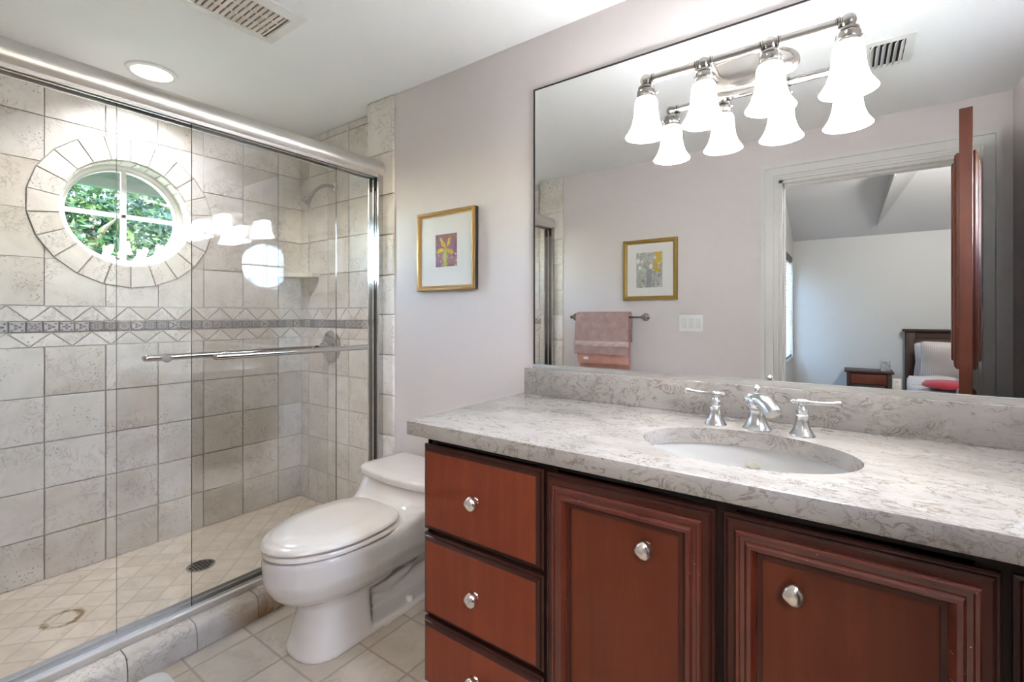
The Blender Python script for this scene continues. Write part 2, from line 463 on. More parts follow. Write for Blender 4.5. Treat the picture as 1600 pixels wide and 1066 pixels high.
class MB:
    def __init__(s):
        s.v, s.f, s.m, s.t, s.uv = [], [], [], [], {}
    def add(s, vs, fs, mi=0, t=0.0):
        o = len(s.v)
        s.v += [Vector(p) for p in vs]
        for f in fs:
            s.f.append([i + o for i in f]); s.m.append(mi); s.t.append(t)
        return s
    def bm(s, bm, mi=0, t=0.0, mat=None):
        bm.verts.index_update()
        vs = [(mat @ v.co) if mat else v.co.copy() for v in bm.verts]
        s.add(vs, [[v.index for v in f.verts] for f in bm.faces], mi, t)
        bm.free(); return s
    def box(s, x0, x1, y0, y1, z0, z1, bev=0.0, seg=2, mi=0, t=0.0, mat=None):
        b = bmesh.new()
        bmesh.ops.create_cube(b, size=1.0)
        for v in b.verts:
            v.co = Vector(((x0 + x1) / 2 + v.co.x * (x1 - x0), (y0 + y1) / 2 + v.co.y * (y1 - y0), (z0 + z1) / 2 + v.co.z * (z1 - z0)))
        if bev:
            bmesh.ops.bevel(b, geom=b.edges[:], offset=bev, segments=seg, profile=0.5, affect='EDGES')
        return s.bm(b, mi, t, mat)
    def loft(s, rings, cap=True, closed=False, mi=0, t=0.0):
        n = len(rings[0]); vs = [p for r in rings for p in r]; fs = []
        R = len(rings)
        for i in range(R if closed else R - 1):
            a, b = i * n, ((i + 1) % R) * n
            for j in range(n):
                k = (j + 1) % n
                fs.append((a + j, a + k, b + k, b + j))
        if cap and not closed:
            fs.append(tuple(range(n))[::-1]); fs.append(tuple((R - 1) * n + j for j in range(n)))
        return s.add(vs, fs, mi, t)
    def lathe(s, prof, seg=32, mat=None, cap=True, mi=0, t=0.0):
        mat = mat or Matrix()
        rings = [[mat @ Vector((max(r, 1e-5) * math.cos(2 * PI * j / seg), max(r, 1e-5) * math.sin(2 * PI * j / seg), z)) for j in range(seg)] for r, z in prof]
        return s.loft(rings, cap, mi=mi, t=t)
    def tube(s, pts, rad, seg=12, cap=True, closed=False, mi=0):
        pts = [Vector(p) for p in pts]; n = len(pts)
        if not hasattr(rad, '__len__'): rad = [rad] * n
        tang = []
        for i in range(n):
            a = pts[i - 1] if (i or closed) else pts[0]
            b = pts[(i + 1) % n] if (i < n - 1 or closed) else pts[-1]
            tang.append((b - a).normalized())
        u = tang[0].orthogonal().normalized(); rings = []
        for i in range(n):
            u = (u - tang[i] * u.dot(tang[i])).normalized()
            w = tang[i].cross(u)
            rings.append([pts[i] + (u * math.cos(2 * PI * j / seg) + w * math.sin(2 * PI * j / seg)) * rad[i] for j in range(seg)])
        return s.loft(rings, cap, closed, mi=mi)
    def ball(s, c, r, seg=20, mi=0):
        r = (r, r, r) if not hasattr(r, '__len__') else r
        b = bmesh.new(); bmesh.ops.create_uvsphere(b, u_segments=seg, v_segments=seg // 2, radius=1.0)
        return s.bm(b, mi, 0, Matrix.Translation(c) @ Matrix.Diagonal((*r, 1)))
    def merge(s, me, mi=0, t=0.0):
        return s.add([v.co.copy() for v in me.vertices], [list(p.vertices) for p in me.polygons], mi, t)
    def mesh(s, name):
        me = bpy.data.meshes.new(name)
        me.from_pydata(s.v, [], s.f)
        me.polygons.foreach_set('material_index', s.m)
        return me
    def build(s, name, mats, parent=None, smooth=35, local=False, recalc=True, tile=False, **props):
        mats = mats if isinstance(mats, (list, tuple)) else [mats]
        if parent is not None:
            mw = W[parent]
            if not local:
                inv = mw.inverted(); s.v = [inv @ v for v in s.v]
        else:
            xs, ys, zs = zip(*s.v)
            c = Vector(((min(xs) + max(xs)) / 2, (min(ys) + max(ys)) / 2, min(zs)))
            mw = Matrix.Translation(c); s.v = [v - c for v in s.v]
        me = s.mesh(name)
        if tile:
            a = me.attributes.new('tile', 'FLOAT', 'FACE'); a.data.foreach_set('value', s.t)
        if s.uv:
            l = me.uv_layers.new(name='uv')
            for fi, q in s.uv.items():
                for li, c in zip(me.polygons[fi].loop_indices, q): l.data[li].uv = c
        if recalc:
            b = bmesh.new(); b.from_mesh(me)
            bmesh.ops.recalc_face_normals(b, faces=b.faces[:]); b.to_mesh(me); b.free()
        for m in mats: me.materials.append(m)
        if smooth:
            me.polygons.foreach_set('use_smooth', [True] * len(me.polygons))
            me.set_sharp_from_angle(angle=math.radians(smooth))
        me.update()
        o = bpy.data.objects.new(name, me); COL.objects.link(o)
        if parent is not None: o.parent = parent
        else: o.location = mw.translation
        W[o] = mw
        for k, v in props.items(): o[k] = v
        return o

def thing(name, label, cat, loc=(0, 0, 0), rz=0.0, group=None):
    o = bpy.data.objects.new(name, None); COL.objects.link(o)
    o.empty_display_size = 0.05
    o.location = loc; o.rotation_euler = (0, 0, rz)
    o['label'] = label; o['category'] = cat
    if group: o['group'] = group
    W[o] = Matrix.Translation(loc) @ Matrix.Rotation(rz, 4, 'Z')
    return o

def tag(o, label, cat, group=None):
    o['label'] = label; o['category'] = cat
    if group: o['group'] = group
    return o

def struct(mb, name, mats, smooth=35, **k):
    return mb.build(name, mats, None, smooth, kind='structure', **k)

def evaluated(me, mods):
    """run modifiers (name, settings) on a mesh and give back the resulting mesh"""
    o = bpy.data.objects.new('work', me); COL.objects.link(o)
    for typ, kw in mods:
        md = o.modifiers.new(typ, typ)
        for k, v in kw.items(): setattr(md, k, v)
    dg = bpy.context.evaluated_depsgraph_get(); dg.update()
    out = bpy.data.meshes.new_from_object(o.evaluated_get(dg))
    COL.objects.unlink(o); bpy.data.objects.remove(o)
    return out

def cut(mb, cutters):
    """mb minus each cutter MB"""
    def solid(x):
        me = x.mesh('work'); b = bmesh.new(); b.from_mesh(me)
        bmesh.ops.recalc_face_normals(b, faces=b.faces[:]); b.to_mesh(me); b.free(); return me
    me = solid(mb)
    for c in cutters:
        co = bpy.data.objects.new('cutter', solid(c)); COL.objects.link(co)
        me = evaluated(me, [('BOOLEAN', dict(operation='DIFFERENCE', object=co, solver='EXACT'))])
        COL.objects.unlink(co); bpy.data.objects.remove(co)
    return MB().merge(me)

RX = Matrix.Rotation(PI / 2, 4, 'Y')       # lathe axis z -> +x
RYm = Matrix.Rotation(PI / 2, 4, 'X')      # lathe axis z -> -y
def T(x, y, z): return Matrix.Translation((x, y, z))

# ================================================================== SETTING
# floors and ceilings
struct(MB().box(-1.99, XR + .15, YR - .16, YW + .2, -.08, 0), 'floor', M_FLOOR)
struct(MB().box(XL - .2, -1.985, YSR - .15, YS + .12, -.08, ZSF), 'floor_shower', M_SHFLOOR)
struct(MB().box(XL - .2, XR + .15, YR - .15, YS + .12, ZC, ZC + .12), 'ceiling', M_CEIL)

# --- tiled shower walls
def clip(poly, a, b, c):
    """keep the part of a 2-D polygon where a*x+b*y>=c"""
    out = []
    for i, p in enumerate(poly):
        q = poly[(i + 1) % len(poly)]
        dp, dq = a * p[0] + b * p[1] - c, a * q[0] + b * q[1] - c
        if dp >= 0: out.append(p)
        if dp * dq < 0:
            k = dp / (dp - dq); out.append((p[0] + (q[0] - p[0]) * k, p[1] + (q[1] - p[1]) * k))
    return out

NSEG = 22
ANG0 = 2 * PI / NSEG * 0.5
def tile_poly(mb, poly, P, mi=0, th=0.0092, ch=0.0022, lift=None, t=None):
    t = random.random() if t is None else t
    lift = random.uniform(-.0009, .0009) if lift is None else lift
    n = len(poly)
    cx, cy = sum(p[0] for p in poly) / n, sum(p[1] for p in poly) / n
    def shrink(p):
        if not ch: return p
        d = math.hypot(p[0] - cx, p[1] - cy) or 1
        k = max(0, 1 - ch * 1.3 / d)
        return (cx + (p[0] - cx) * k, cy + (p[1] - cy) * k)
    rings = [[P(*p, -.004) for p in poly], [P(*p, th - .006 - ch + lift) for p in poly], [P(*shrink(p), th - .006 + lift) for p in poly]]
    f0 = len(mb.f)
    mb.loft(rings, True, mi=mi, t=t)
    return f0

def tile_rect(mb, u0, u1, v0, v1, P, hole=None, gap=0.0016, **k):
    poly = [(u0 + gap, v0 + gap), (u1 - gap, v0 + gap), (u1 - gap, v1 - gap), (u0 + gap, v1 - gap)]
    if hole:
        hu, hv, R = hole
        nx, ny = min(max(hu, u0), u1), min(max(hv, v0), v1)
        if math.hypot(nx - hu, ny - hv) < R:
            t, lift = random.random(), random.uniform(-.001, .001)
            for i in range(NSEG):
                a0, a1 = 2 * PI * i / NSEG + ANG0, 2 * PI * (i + 1) / NSEG + ANG0
                am = (a0 + a1) / 2; rr = R * math.cos(PI / NSEG)
                q = clip(poly, -math.sin(a0), math.cos(a0), -math.sin(a0) * hu + math.cos(a0) * hv)
                if len(q) > 2: q = clip(q, math.sin(a1), -math.cos(a1), math.sin(a1) * hu - math.cos(a1) * hv)
                if len(q) > 2: q = clip(q, math.cos(am), math.sin(am), math.cos(am) * hu + math.sin(am) * hv + rr)
                if len(q) > 2: tile_poly(mb, q, P, ch=0, lift=lift, t=t)
            return
    tile_poly(mb, poly, P, **k)

ROWS_LO = [ZSF, 0.224, 0.431, 0.636, 0.839, 1.060]
ROWS_HI = [1.243, 1.455, 1.667, 1.883, 2.085, 2.295, ZC - .002]
def shower_wall_tiles(mb, u0, u1, ulines, P, hole=None):
    us = [u0] + [u for u in ulines if u0 + .02 < u < u1 - .02] + [u1]
    for rows in (ROWS_LO, ROWS_HI):
        for v0, v1 in zip(rows, rows[1:]):
            for a, b in zip(us, us[1:]): tile_rect(mb, a, b, v0, v1, P, hole)
    # zigzag rows above and below the decorative band
    for v0, v1 in ((1.060, 1.124), (1.173, 1.243)):
        per = 0.139; a = u0 - per
        while a < u1 + per:
            for tri in ([(a, v0), (a + per, v0), (a + per / 2, v1)], [(a + per / 2, v1), (a + per, v0), (a + per * 1.5, v1)]):
                cx = sum(p[0] for p in tri) / 3; cy = sum(p[1] for p in tri) / 3
                q = [(cx + (p[0] - cx) * .955, cy + (p[1] - cy) * .955) for p in tri]
                q = clip(q, 1, 0, u0); q = clip(q, -1, 0, -u1) if len(q) > 2 else q
                if len(q) > 2: tile_poly(mb, q, P, ch=.002, lift=0)
            a += per
    a = u0 + .004; per = 0.0525
    while a + .01 < u1:
        b = min(a + .048, u1)
        f0 = tile_poly(mb, [(a, 1.1275), (b, 1.1275), (b, 1.1705), (a, 1.1705)], P, mi=2, ch=.002, lift=.001)
        for fi in range(f0, len(mb.f)):
            mb.uv[fi] = [(0, 0)] * len(mb.f[fi])
        mb.uv[len(mb.f) - 1] = [(0, 0), ((b - a) / .048, 0), ((b - a) / .048, 1), (0, 1)]
        a += per

def disc(r, x0, x1, cy, cz, seg=88):
    return MB().lathe([(r, 0), (r, x1 - x0)], seg, T(x0, cy, cz) @ RX)

wl = cut(MB().box(XL - .2, XL - .006, YSR - .15, YS + .12, -.08, ZC), [disc(.262, XL - .3, XL + .1, WCY, WCZ)])
PL = lambda u, v, n: (XL + n, u, v)
HOLE = (WCY, WCZ, .3705)
ul = [-.148, .072, .282, .492, .704, .915, 1.126, 1.335, 1.545]
shower_wall_tiles(wl, YSR, YS, ul, PL, HOLE)
for i in range(NSEG):                       # the ring of wedge tiles round the window
    a0, a1 = 2 * PI * i / NSEG + ANG0 + .006, 2 * PI * (i + 1) / NSEG + ANG0 - .006
    ro, ri = .3675, .262
    am = (a0 + a1) / 2
    pts = [(WCY + ri * math.cos(a0), WCZ + ri * math.sin(a0)), (WCY + ro * math.cos(a0), WCZ + ro * math.sin(a0)),
           (WCY + ro * math.cos(a1), WCZ + ro * math.sin(a1)), (WCY + ri * math.cos(a1), WCZ + ri * math.sin(a1))]
    tile_poly(wl, pts, PL, th=.0125, lift=random.uniform(-.001, .001), t=random.uniform(.3, .9))
for i in range(30):                         # reveal lined with narrow tiles
    a0, a1 = 2 * PI * i / 30 + .01, 2 * PI * (i + 1) / 30 - .01
    vs = []
    for x in (XL - .003, XL - .085):
        for r in (.262, .255):
            for a in (a0, a1): vs.append((x, WCY + r * math.cos(a), WCZ + r * math.sin(a)))
    wl.add(vs, [(0, 1, 3, 2), (4, 5, 7, 6), (0, 1, 5, 4), (2, 3, 7, 6), (0, 2, 6, 4), (1, 3, 7, 5)], 1, random.uniform(.6, 1))
def fix_mats(mb, nbase):
    """base faces are grout, tile faces stone (index 0 was used for tiles after the base)"""
    for i in range(len(mb.m)):
        mb.m[i] = 0 if i < nbase else (1 if mb.m[i] in (0, 1) else 2)
def base_count(mb): return len(mb.f)
# the boolean base was merged first: everything with tile value 0 exactly is base
for i, t in enumerate(wl.t): wl.m[i] = 0 if t == 0.0 else (2 if wl.m[i] == 2 else 1)
struct(wl, 'wall_left', [M_GROUT, M_STONE, M_DECO], 30, tile=True)

def side_wall(name, y, sgn):
    mb = MB()
    ya, yb = (y + .006, YS + .12) if sgn < 0 else (YSR - .15, y - .006)
    mb.box(XL - .2, XS0, ya, yb, -.08, ZC)
    P = lambda u, v, n: (u, y + sgn * n, v)
    shower_wall_tiles(mb, XL, XS0 - .004, [-2.81, -2.60, -2.39, -2.18], P)
    for i, t in enumerate(mb.t): mb.m[i] = 0 if t == 0.0 else (2 if mb.m[i] == 2 else 1)
    return struct(mb, name, [M_GROUT, M_STONE, M_DECO], 30, tile=True)
side_wall('wall_shower_front', YS, -1)
side_wall('wall_shower_back', YSR, 1)

# tiled strips that end the shower on both long walls
def strip(name, y, sgn, yin):
    mb = MB()
    vs = [-.03, .156, .366, .575, .785, .995, 1.205, 1.41, 1.62, 1.83, 2.05, ZC - .002]
    for a, b in zip(vs, vs[1:]):
        t = random.random(); l = random.uniform(-.001, .001)
        y1 = y + sgn * (.012 + l)
        y0 = y - sgn * .003
        mb.box(XS0 - .004, XS1, min(y0, y1), max(y0, y1), a + .0015, b - .0015, .005, 3, t=max(t, .01))
        # return towards the lower shower wall
        mb.box(XS0 - .008, XS0 + .004, min(yin, y + sgn * .008), max(yin, y + sgn * .008), a + .0015, b - .0015, .002, 1, t=max(t * .9, .01))
    return struct(mb, name, M_STONE, 40, tile=True)
strip('trim_1', YW, -1, YS)
strip('trim_2', YR, 1, YSR)

# --- painted walls
struct(MB().box(XS0, XR + .15, YW, YS + .12, -.08, ZC), 'wall_front', M_WALL)
wr = cut(MB().box(XR, XR + .15, YR - .16, YW + .2, -.08, ZC), [disc(.25, XR - .1, XR + .3, WCY, WCZ)])
struct(wr, 'wall_right', M_WALL)
DX0, DX1, DZ = -.342, .548, 2.052          # doorway to the bedroom
mb = MB()
mb.box(XS0, DX0, YR - .16, YR, -.08, ZC); mb.box(DX1, XR, YR - .16, YR, -.08, ZC); mb.box(DX0, DX1, YR - .16, YR, DZ, ZC)
struct(mb, 'wall_back', M_WALL)

# door casing, stepped profile, both jambs and the head in one moulding
def casing(y0, sgn):
    mb = MB()
    prof = [(0, .0), (0, .014), (.014, .014), (.014, .020), (.026, .020), (.030, .024), (.074, .024), (.077, .032), (.098, .032), (.098, .0)]
    path = [(DX0, 0, -1, 0), (DX0, DZ, -1, 1), (DX1, DZ, 1, 1), (DX1, 0, 1, 0)]
    rings = [[(px + dx * a, y0 + sgn * d, pz + dz * a) for a, d in prof] for px, pz, dx, dz in path]
    mb.loft(rings)
    return mb
mb = casing(YR, 1)
mb2 = casing(YR - .16, -1)
mb.add(mb2.v, mb2.f)
mb.box(DX0 - .002, DX0 + .018, YR - .16, YR, 0, DZ); mb.box(DX1 - .018, DX1 + .002, YR - .16, YR, 0, DZ)
mb.box(DX0, DX1, YR - .16, YR, DZ - .018, DZ + .002)
mb.box(DX0 + .018, DX0 + .026, YR - .10, YR - .05, 0, DZ - .018); mb.box(DX0 + .018, DX1 - .018, YR - .10, YR - .05, DZ - .03, DZ - .018)
struct(mb, 'trim_3', M_TRIM, 25)
struct(MB().box(-1.95, DX0 - .100, YR, YR + .014, 0, .10, .003), 'baseboard_back', M_TRIM)
struct(MB().box(XS1 + .001, -1.045, YW - .014, YW, 0, .10, .003), 'baseboard_front', M_TRIM)

# --- round windows
def round_window(name, cx, inward, r, glass):
    sg = inward
    prof = [(r, 0), (r, .045), (r - .012, .045), (r - .020, .036), (r - .030, .036), (r - .030, 0)]
    mb = MB()
    rings = [[(cx + sg * d, WCY + rr * math.cos(2 * PI * j / 72), WCZ + rr * math.sin(2 * PI * j / 72)) for j in range(72)] for rr, d in prof]
    mb.loft(rings, False, True)
    ri = r - .025
    x0, x1 = sorted((cx + sg * .008, cx + sg * .028))
    mb.box(x0, x1, WCY - .011, WCY + .011, WCZ - ri, WCZ + ri, .003)
    mb.box(x0, x1, WCY - ri, WCY + ri, WCZ - .011, WCZ + .011, .003)
    o = struct(mb, name, M_TRIM, 30)
    p = MB().lathe([(r - .027, 0), (r - .027, .005)], 72, T(cx + sg * .012 - (.005 if sg < 0 else 0), WCY, WCZ) @ RX)
    p.build('window_pane', glass, o, 30)
    return o
round_window('window_1', XL - .125, 1, .2545, M_PANE)
round_window('window_2', XR + .115, -1, .2495, M_PANE)

# --- shower kerb
mb = MB()
ys = [YR, -.07, .12, .305, .515, .715, .93, 1.12, 1.33, 1.53, YW]
for a, b in zip(ys, ys[1:]):
    prof = [(-1.89, -.01), (-1.893, .055), (-1.90, .076), (-1.915, .088), (-2.085, .090), (-2.098, .082), (-2.10, .0), (-2.10, -.01)]
    mb.loft([[(x, yy, z) for x, z in prof] for yy in (a + .0015, b - .0015)], t=random.uniform(.1, .9))
struct(mb, 'trim_4', M_CURB, 50, tile=True)

# --- bedroom beyond the doorway
BX0, BX1, BY0, BY1 = -.51, 3.4, YR - .16, -3.33
struct(MB().box(BX0 - .1, BX1 + .1, BY1 - .1, BY0, -.08, 0), 'floor_bedroom', simple('carpet', (0.42, 0.38, 0.33), 0.95))
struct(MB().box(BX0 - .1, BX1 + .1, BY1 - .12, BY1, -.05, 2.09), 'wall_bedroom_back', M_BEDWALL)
WY0, WY1, WZ0, WZ1 = -3.25, -2.50, .70, 1.88
mb = MB()
for q in ((BY1, WY0, -.05, 3.2), (WY1, BY0, -.05, 3.2), (WY0, WY1, -.05, WZ0), (WY0, WY1, WZ1, 3.2)):
    mb.box(BX0 - .12, BX0, q[0], q[1], q[2], q[3])
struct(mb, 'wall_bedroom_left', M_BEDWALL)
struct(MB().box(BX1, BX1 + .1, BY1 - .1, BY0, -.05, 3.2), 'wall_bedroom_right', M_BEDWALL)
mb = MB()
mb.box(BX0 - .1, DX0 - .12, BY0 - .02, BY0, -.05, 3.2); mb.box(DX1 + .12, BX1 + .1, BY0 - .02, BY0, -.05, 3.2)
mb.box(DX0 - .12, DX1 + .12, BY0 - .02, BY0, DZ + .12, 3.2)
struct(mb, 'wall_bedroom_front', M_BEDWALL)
SL = .36                                   # vaulted ceiling rising from the far wall
zc = lambda y: 2.09 + SL * (y - BY1)
mb = MB()
mb.loft([[(x, BY1 - .12, zc(BY1 - .12)), (x, BY0, zc(BY0)), (x, BY0, zc(BY0) + .12), (x, BY1 - .12, zc(BY1 - .12) + .12)] for x in (BX0 - .12, BX1 + .1)])
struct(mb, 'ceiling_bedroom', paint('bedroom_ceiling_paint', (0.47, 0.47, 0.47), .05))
mb = MB()                                   # boxed hip running up the slope
def on(x, y, d): return (x, y, zc(y) - d)
A, B1, B2 = (.27, -3.09), (.345, -2.0), (.60, -1.9)
mb.add([on(*A, -.01), on(*B1, -.01), on(*B2, -.01), on(*A, .03), on(*B1, .16), on(*B2, .03)],
       [(0, 1, 2), (3, 5, 4), (0, 3, 4, 1), (1, 4, 5, 2), (2, 5, 3, 0)])
struct(mb, 'trim_5', M_BEDWALL, 20)
wz = MB()                                   # bedroom window with its frame and pane
wz.box(BX0 - .11, BX0 - .07, WY0, WY0 + .035, WZ0, WZ1); wz.box(BX0 - .11, BX0 - .07, WY1 - .035, WY1, WZ0, WZ1)
wz.box(BX0 - .11, BX0 - .07, WY0, WY1, WZ0, WZ0 + .035); wz.box(BX0 - .11, BX0 - .07, WY0, WY1, WZ1 - .035, WZ1)
wz.box(BX0 - .11, BX0 - .075, WY0, WY1, 1.27, 1.30)
w3 = struct(wz, 'window_3', M_TRIM)
MB().box(BX0 - .093, BX0 - .088, WY0 + .03, WY1 - .03, WZ0 + .03, WZ1 - .03).build('window_pane', M_PANE, w3)
bl = thing('window_blind', 'white slatted blind over the bedroom window seen in the mirror', 'blind', (BX0 - .03, (WY0 + WY1) / 2, WZ0 + .02))
MB().box(BX0 - .05, BX0 - .005, WY0 + .012, WY1 - .012, WZ1 - .05, WZ1 - .004, .004).build('headrail', M_BRONZE, bl)
mb = MB(); z = WZ0 + .07
while z < WZ1 - .06:
    m4 = T(BX0 - .028, 0, z) @ Matrix.Rotation(math.radians(62), 4, 'Y')
    mb.box(-.022, .022, WY0 + .015, WY1 - .015, -.0015, .0015, mat=m4); z += .036
mb.build('slats', M_WHITE, bl)
MB().box(BX0 - .045, BX0 - .012, WY0 + .015, WY1 - .015, WZ0 + .018, WZ0 + .042, .003).build('bottom_rail', M_BRONZE, bl)

# --- outdoors
struct(MB().box(-40, 20, -40, 40, -.42, -.40), 'ground', M_LAWN)
struct(MB().box(-3.86, XL - .2, -1.5, 3.2, 2.17, 2.20), 'soffit', M_SOFFIT)
mb = MB(); mb.box(-3.90, -3.86, -1.5, 3.2, 2.02, 2.24); mb.box(-3.86, -3.80, -1.5, 3.2, 2.085, 2.17)
struct(mb, 'fascia', M_FASCIA)

def tree(name, label, x, y, h, rx, rz, zc_, n, leaf, mat, seed, group=None):
    rnd = random.Random(seed)
    root = thing(name, label, 'tree', (x, y, -.40), 0, group)
    mb = MB()
    mb.tube([(x, y, -.41), (x + .05, y + .03, h * .3), (x + rnd.uniform(-.1, .1), y + rnd.uniform(-.1, .1), h * .62), (x, y, h * .95)], [.10, .08, .06, .02], 10)
    for k in range(16):
        a = rnd.uniform(0, 2 * PI); zz = rnd.uniform(h * .15, h * .85); e = rnd.uniform(.55, .95) * rx
        mb.tube([(x, y, zz), (x + e * .5 * math.cos(a), y + e * .5 * math.sin(a), zz + .25), (x + e * math.cos(a), y + e * math.sin(a), zz + rnd.uniform(.2, .7))], [.03, .022, .006], 6)
    mb.build('trunk', M_BARK, root, 60)
    mb = MB()
    clumps = []
    for k in range(40):
        while True:
            p = Vector((rnd.uniform(-1, 1), rnd.uniform(-1, 1), rnd.uniform(-1, 1)))
            if .25 < p.length < 1: break
        clumps.append(Vector((x + p.x * rx, y + p.y * rx, zc_ + p.z * rz)))
    for k in range(n):
        c = rnd.choice(clumps)
        p = c + Vector((rnd.gauss(0, .22), rnd.gauss(0, .22), rnd.gauss(0, .18)))
        d = Vector((rnd.gauss(0, 1), rnd.gauss(0, 1), rnd.gauss(-.2, .7))).normalized()
        s_ = d.cross(Vector((rnd.gauss(0, .5), rnd.gauss(0, .5), 1))).normalized()
        L = leaf * rnd.uniform(.7, 1.3); w_ = L * .24
        nn = d.cross(s_) * L * .08
        mb.add([p, p + d * L * .45 + s_ * w_ + nn, p + d * L, p + d * L * .45 - s_ * w_ + nn], [(0, 1, 2), (0, 2, 3)], 0, rnd.random())
    mb.build('foliage', mat, root, 0, recalc=False, tile=True)
    return root
tree('leafy_tree', 'bright green tree low outside the round shower window', -6.4, 1.45, 2.5, .95, .90, 1.72, 12000, .085, M_LEAF, 3)
tree('leafy_tree', 'deep green tree at the far edge of the round shower window view', -7.6, 3.05, 3.0, 1.0, 1.20, 1.65, 9500, .105, M_LEAF2, 5)
tree('leafy_tree', 'pale bluish green airy tree high behind the round shower window', -10.6, 2.7, 4.4, 2.0, 1.35, 2.75, 11000, .14, M_LEAF3, 8)
tree('leafy_tree', 'dark green tree rising past the eave outside the shower window', -14.0, 5.6, 5.2, 2.0, 1.7, 2.9, 5000, .2, M_LEAF2, 11)

tree('garden_shrub', 'low dark shrub behind the trees outside the round shower window', -8.9, 2.1, 1.9, 1.3, .85, 1.45, 9000, .11, M_LEAF2, 21)

# ================================================================== SHOWER
# fixed enclosure: header, track and jambs
GX1, GX2 = -1.995, -2.03                  # outer and inner panel planes
en = thing('shower_enclosure_frame', 'satin metal sliding door frame above the stone kerb and across the shower', 'shower frame', (-2.0, .73, .09))
Y0, Y1 = YR + .013, YW - .013
prof = [(-2.055, 1.918), (-2.055, 2.002), (-2.045, 2.012), (-2.015, 2.016), (-1.988, 2.008), (-1.967, 1.990), (-1.958, 1.966), (-1.962, 1.944), (-1.974, 1.930), (-1.974, 1.918),
        (-1.983, 1.918), (-1.983, 1.945), (-2.008, 1.945), (-2.008, 1.922), (-2.018, 1.922), (-2.018, 1.945), (-2.044, 1.945), (-2.044, 1.918)]
MB().loft([[(x, yy, z) for x, z in prof] for yy in (Y0, Y1)]).build('header_rail', M_SATIN, en, 40)
mb = MB()
prof = [(-2.058, .089), (-2.058, .112), (-2.048, .118), (-2.043, .100), (-2.018, .100), (-2.014, .122), (-2.010, .122), (-2.006, .100), (-1.985, .100), (-1.984, .118), (-1.980, .118), (-1.978, .113), (-1.966, .112), (-1.9635, .110), (-1.9635, .089)]
mb.loft([[(x, yy, z) for x, z in prof] for yy in (Y0, Y1)])
mb.build('bottom_track', M_SATIN, en, 20)
for ya, yb in ((Y1 - .030, Y1), (Y0, Y0 + .030)):
    mb = MB()
    s_ = -1 if ya > .5 else 1
    yo = yb if s_ < 0 else ya                 # wall side
    yi = ya if s_ < 0 else yb
    prof = [(-2.056, yo), (-2.056, yi), (-2.044, yi), (-2.044, yo + s_ * .008), (-2.018, yo + s_ * .008), (-2.018, yi), (-2.008, yi), (-2.008, yo + s_ * .008), (-1.982, yo + s_ * .008), (-1.982, yi), (-1.970, yi), (-1.970, yo)]
    mb.loft([[(x, y, z) for x, y in prof] for z in (.09, 1.93)])
    mb.build('wall_jamb', M_CHROME, en, 30)
    mb = MB()
    for xa in (-2.040, -2.005):
        y_a, y_b = sorted((yi + s_ * .006, yo + s_ * .009))
        mb.box(xa, xa + .018, y_a, y_b, 1.865, 1.918, .003)
    mb.build('bumper', M_BLACK, en)

def sliding_door(label, gx, y0, y1, bx, b0, b1):
    t = thing('sliding_glass_door', label, 'shower door', (gx, (y0 + y1) / 2, .102), 0, 'sliding shower doors')
    p = MB().box(gx - .004, gx + .004, y0, y1, .1035, 1.942)
    g_ = p.build('glass_panel', [M_GLASS, M_GEDGE], t, 0)
    for f in g_.data.polygons:
        if abs(f.normal.x) < .5: f.material_index = 1
    zb = 1.043
    s_ = 1 if bx > gx else -1
    mb = MB().tube([(bx, b0, zb), (bx, b1, zb)], .0125, 18)
    mb.ball((bx, b0, zb), .0128); mb.ball((bx, b1, zb), .0128)
    mb.build('towel_bar', M_CHROME, t)
    for yb in (b0 + .05, b1 - .10):
        MB().lathe([(.016, 0), (.016, .006), (.008, .010), (.008, abs(bx - gx) - .008)], 20, T(gx + s_ * .004, yb, zb) @ (RX if s_ > 0 else Matrix.Rotation(-PI / 2, 4, 'Y'))).build('bar_post', M_CHROME, t)
    return t
sliding_door('outer clear glass sliding door carrying a chrome towel bar facing the room', GX1, .735, 1.586, -1.945, .80, 1.485)
sliding_door('inner clear glass sliding door with its chrome bar on the shower side', GX2, .522, 1.370, -2.082, .620, 1.40 - .03)

# shower head
sh = thing('shower_sprayer', 'chrome shower head on a curved arm high on the tiled wall', 'shower head', (-2.527, YS, 1.975))
MB().lathe([(.030, 0), (.030, .004), (.022, .010), (.012, .014)], 24, T(-2.527, YS - .0055, 1.975) @ RYm).build('flange', M_CHROME, sh)
arm = []
for i in range(13):
    k = i / 12; y = YS - .006 - .150 * k; z = 1.975 + .012 * math.sin(k * PI) - .075 * k ** 2.2
    arm.append((-2.527, y, z))
MB().tube(arm, .0095, 14).build('arm', M_CHROME, sh)
d = Vector((0, -.60, -.80)).normalized(); q = Vector((0, 0, 1)).rotation_difference(d).to_matrix().to_4x4()
MB().lathe([(.0, -.008), (.013, -.006), (.015, .004), (.012, .012), (.014, .020), (.020, .030), (.023, .048), (.033, .074), (.038, .080), (.038, .086), (.034, .089), (.0, .089)], 28, T(*arm[-1]) @ q).build('spray_head', M_CHROME, sh)
# valve
va = thing('shower_valve', 'round chrome shower valve with lever below the decorative tile band', 'shower valve', (-2.56, YS, 1.014))
MB().lathe([(.096, 0), (.096, .003), (.088, .010), (.060, .017), (.034, .020), (.034, .024)], 48, T(-2.56, YS - .0055, 1.014) @ RYm).build('escutcheon', M_CHROME, va)
MB().lathe([(.028, 0), (.030, .012), (.027, .034), (.020, .044), (.0, .047)], 28, T(-2.56, YS - .028, 1.014) @ RYm).build('hub', M_CHROME, va)
MB().tube([(-2.568, YS - .055, 1.010), (-2.61, YS - .065, .995), (-2.655, YS - .072, .978)], [.011, .009, .011], 14).build('lever', M_CHROME, va)
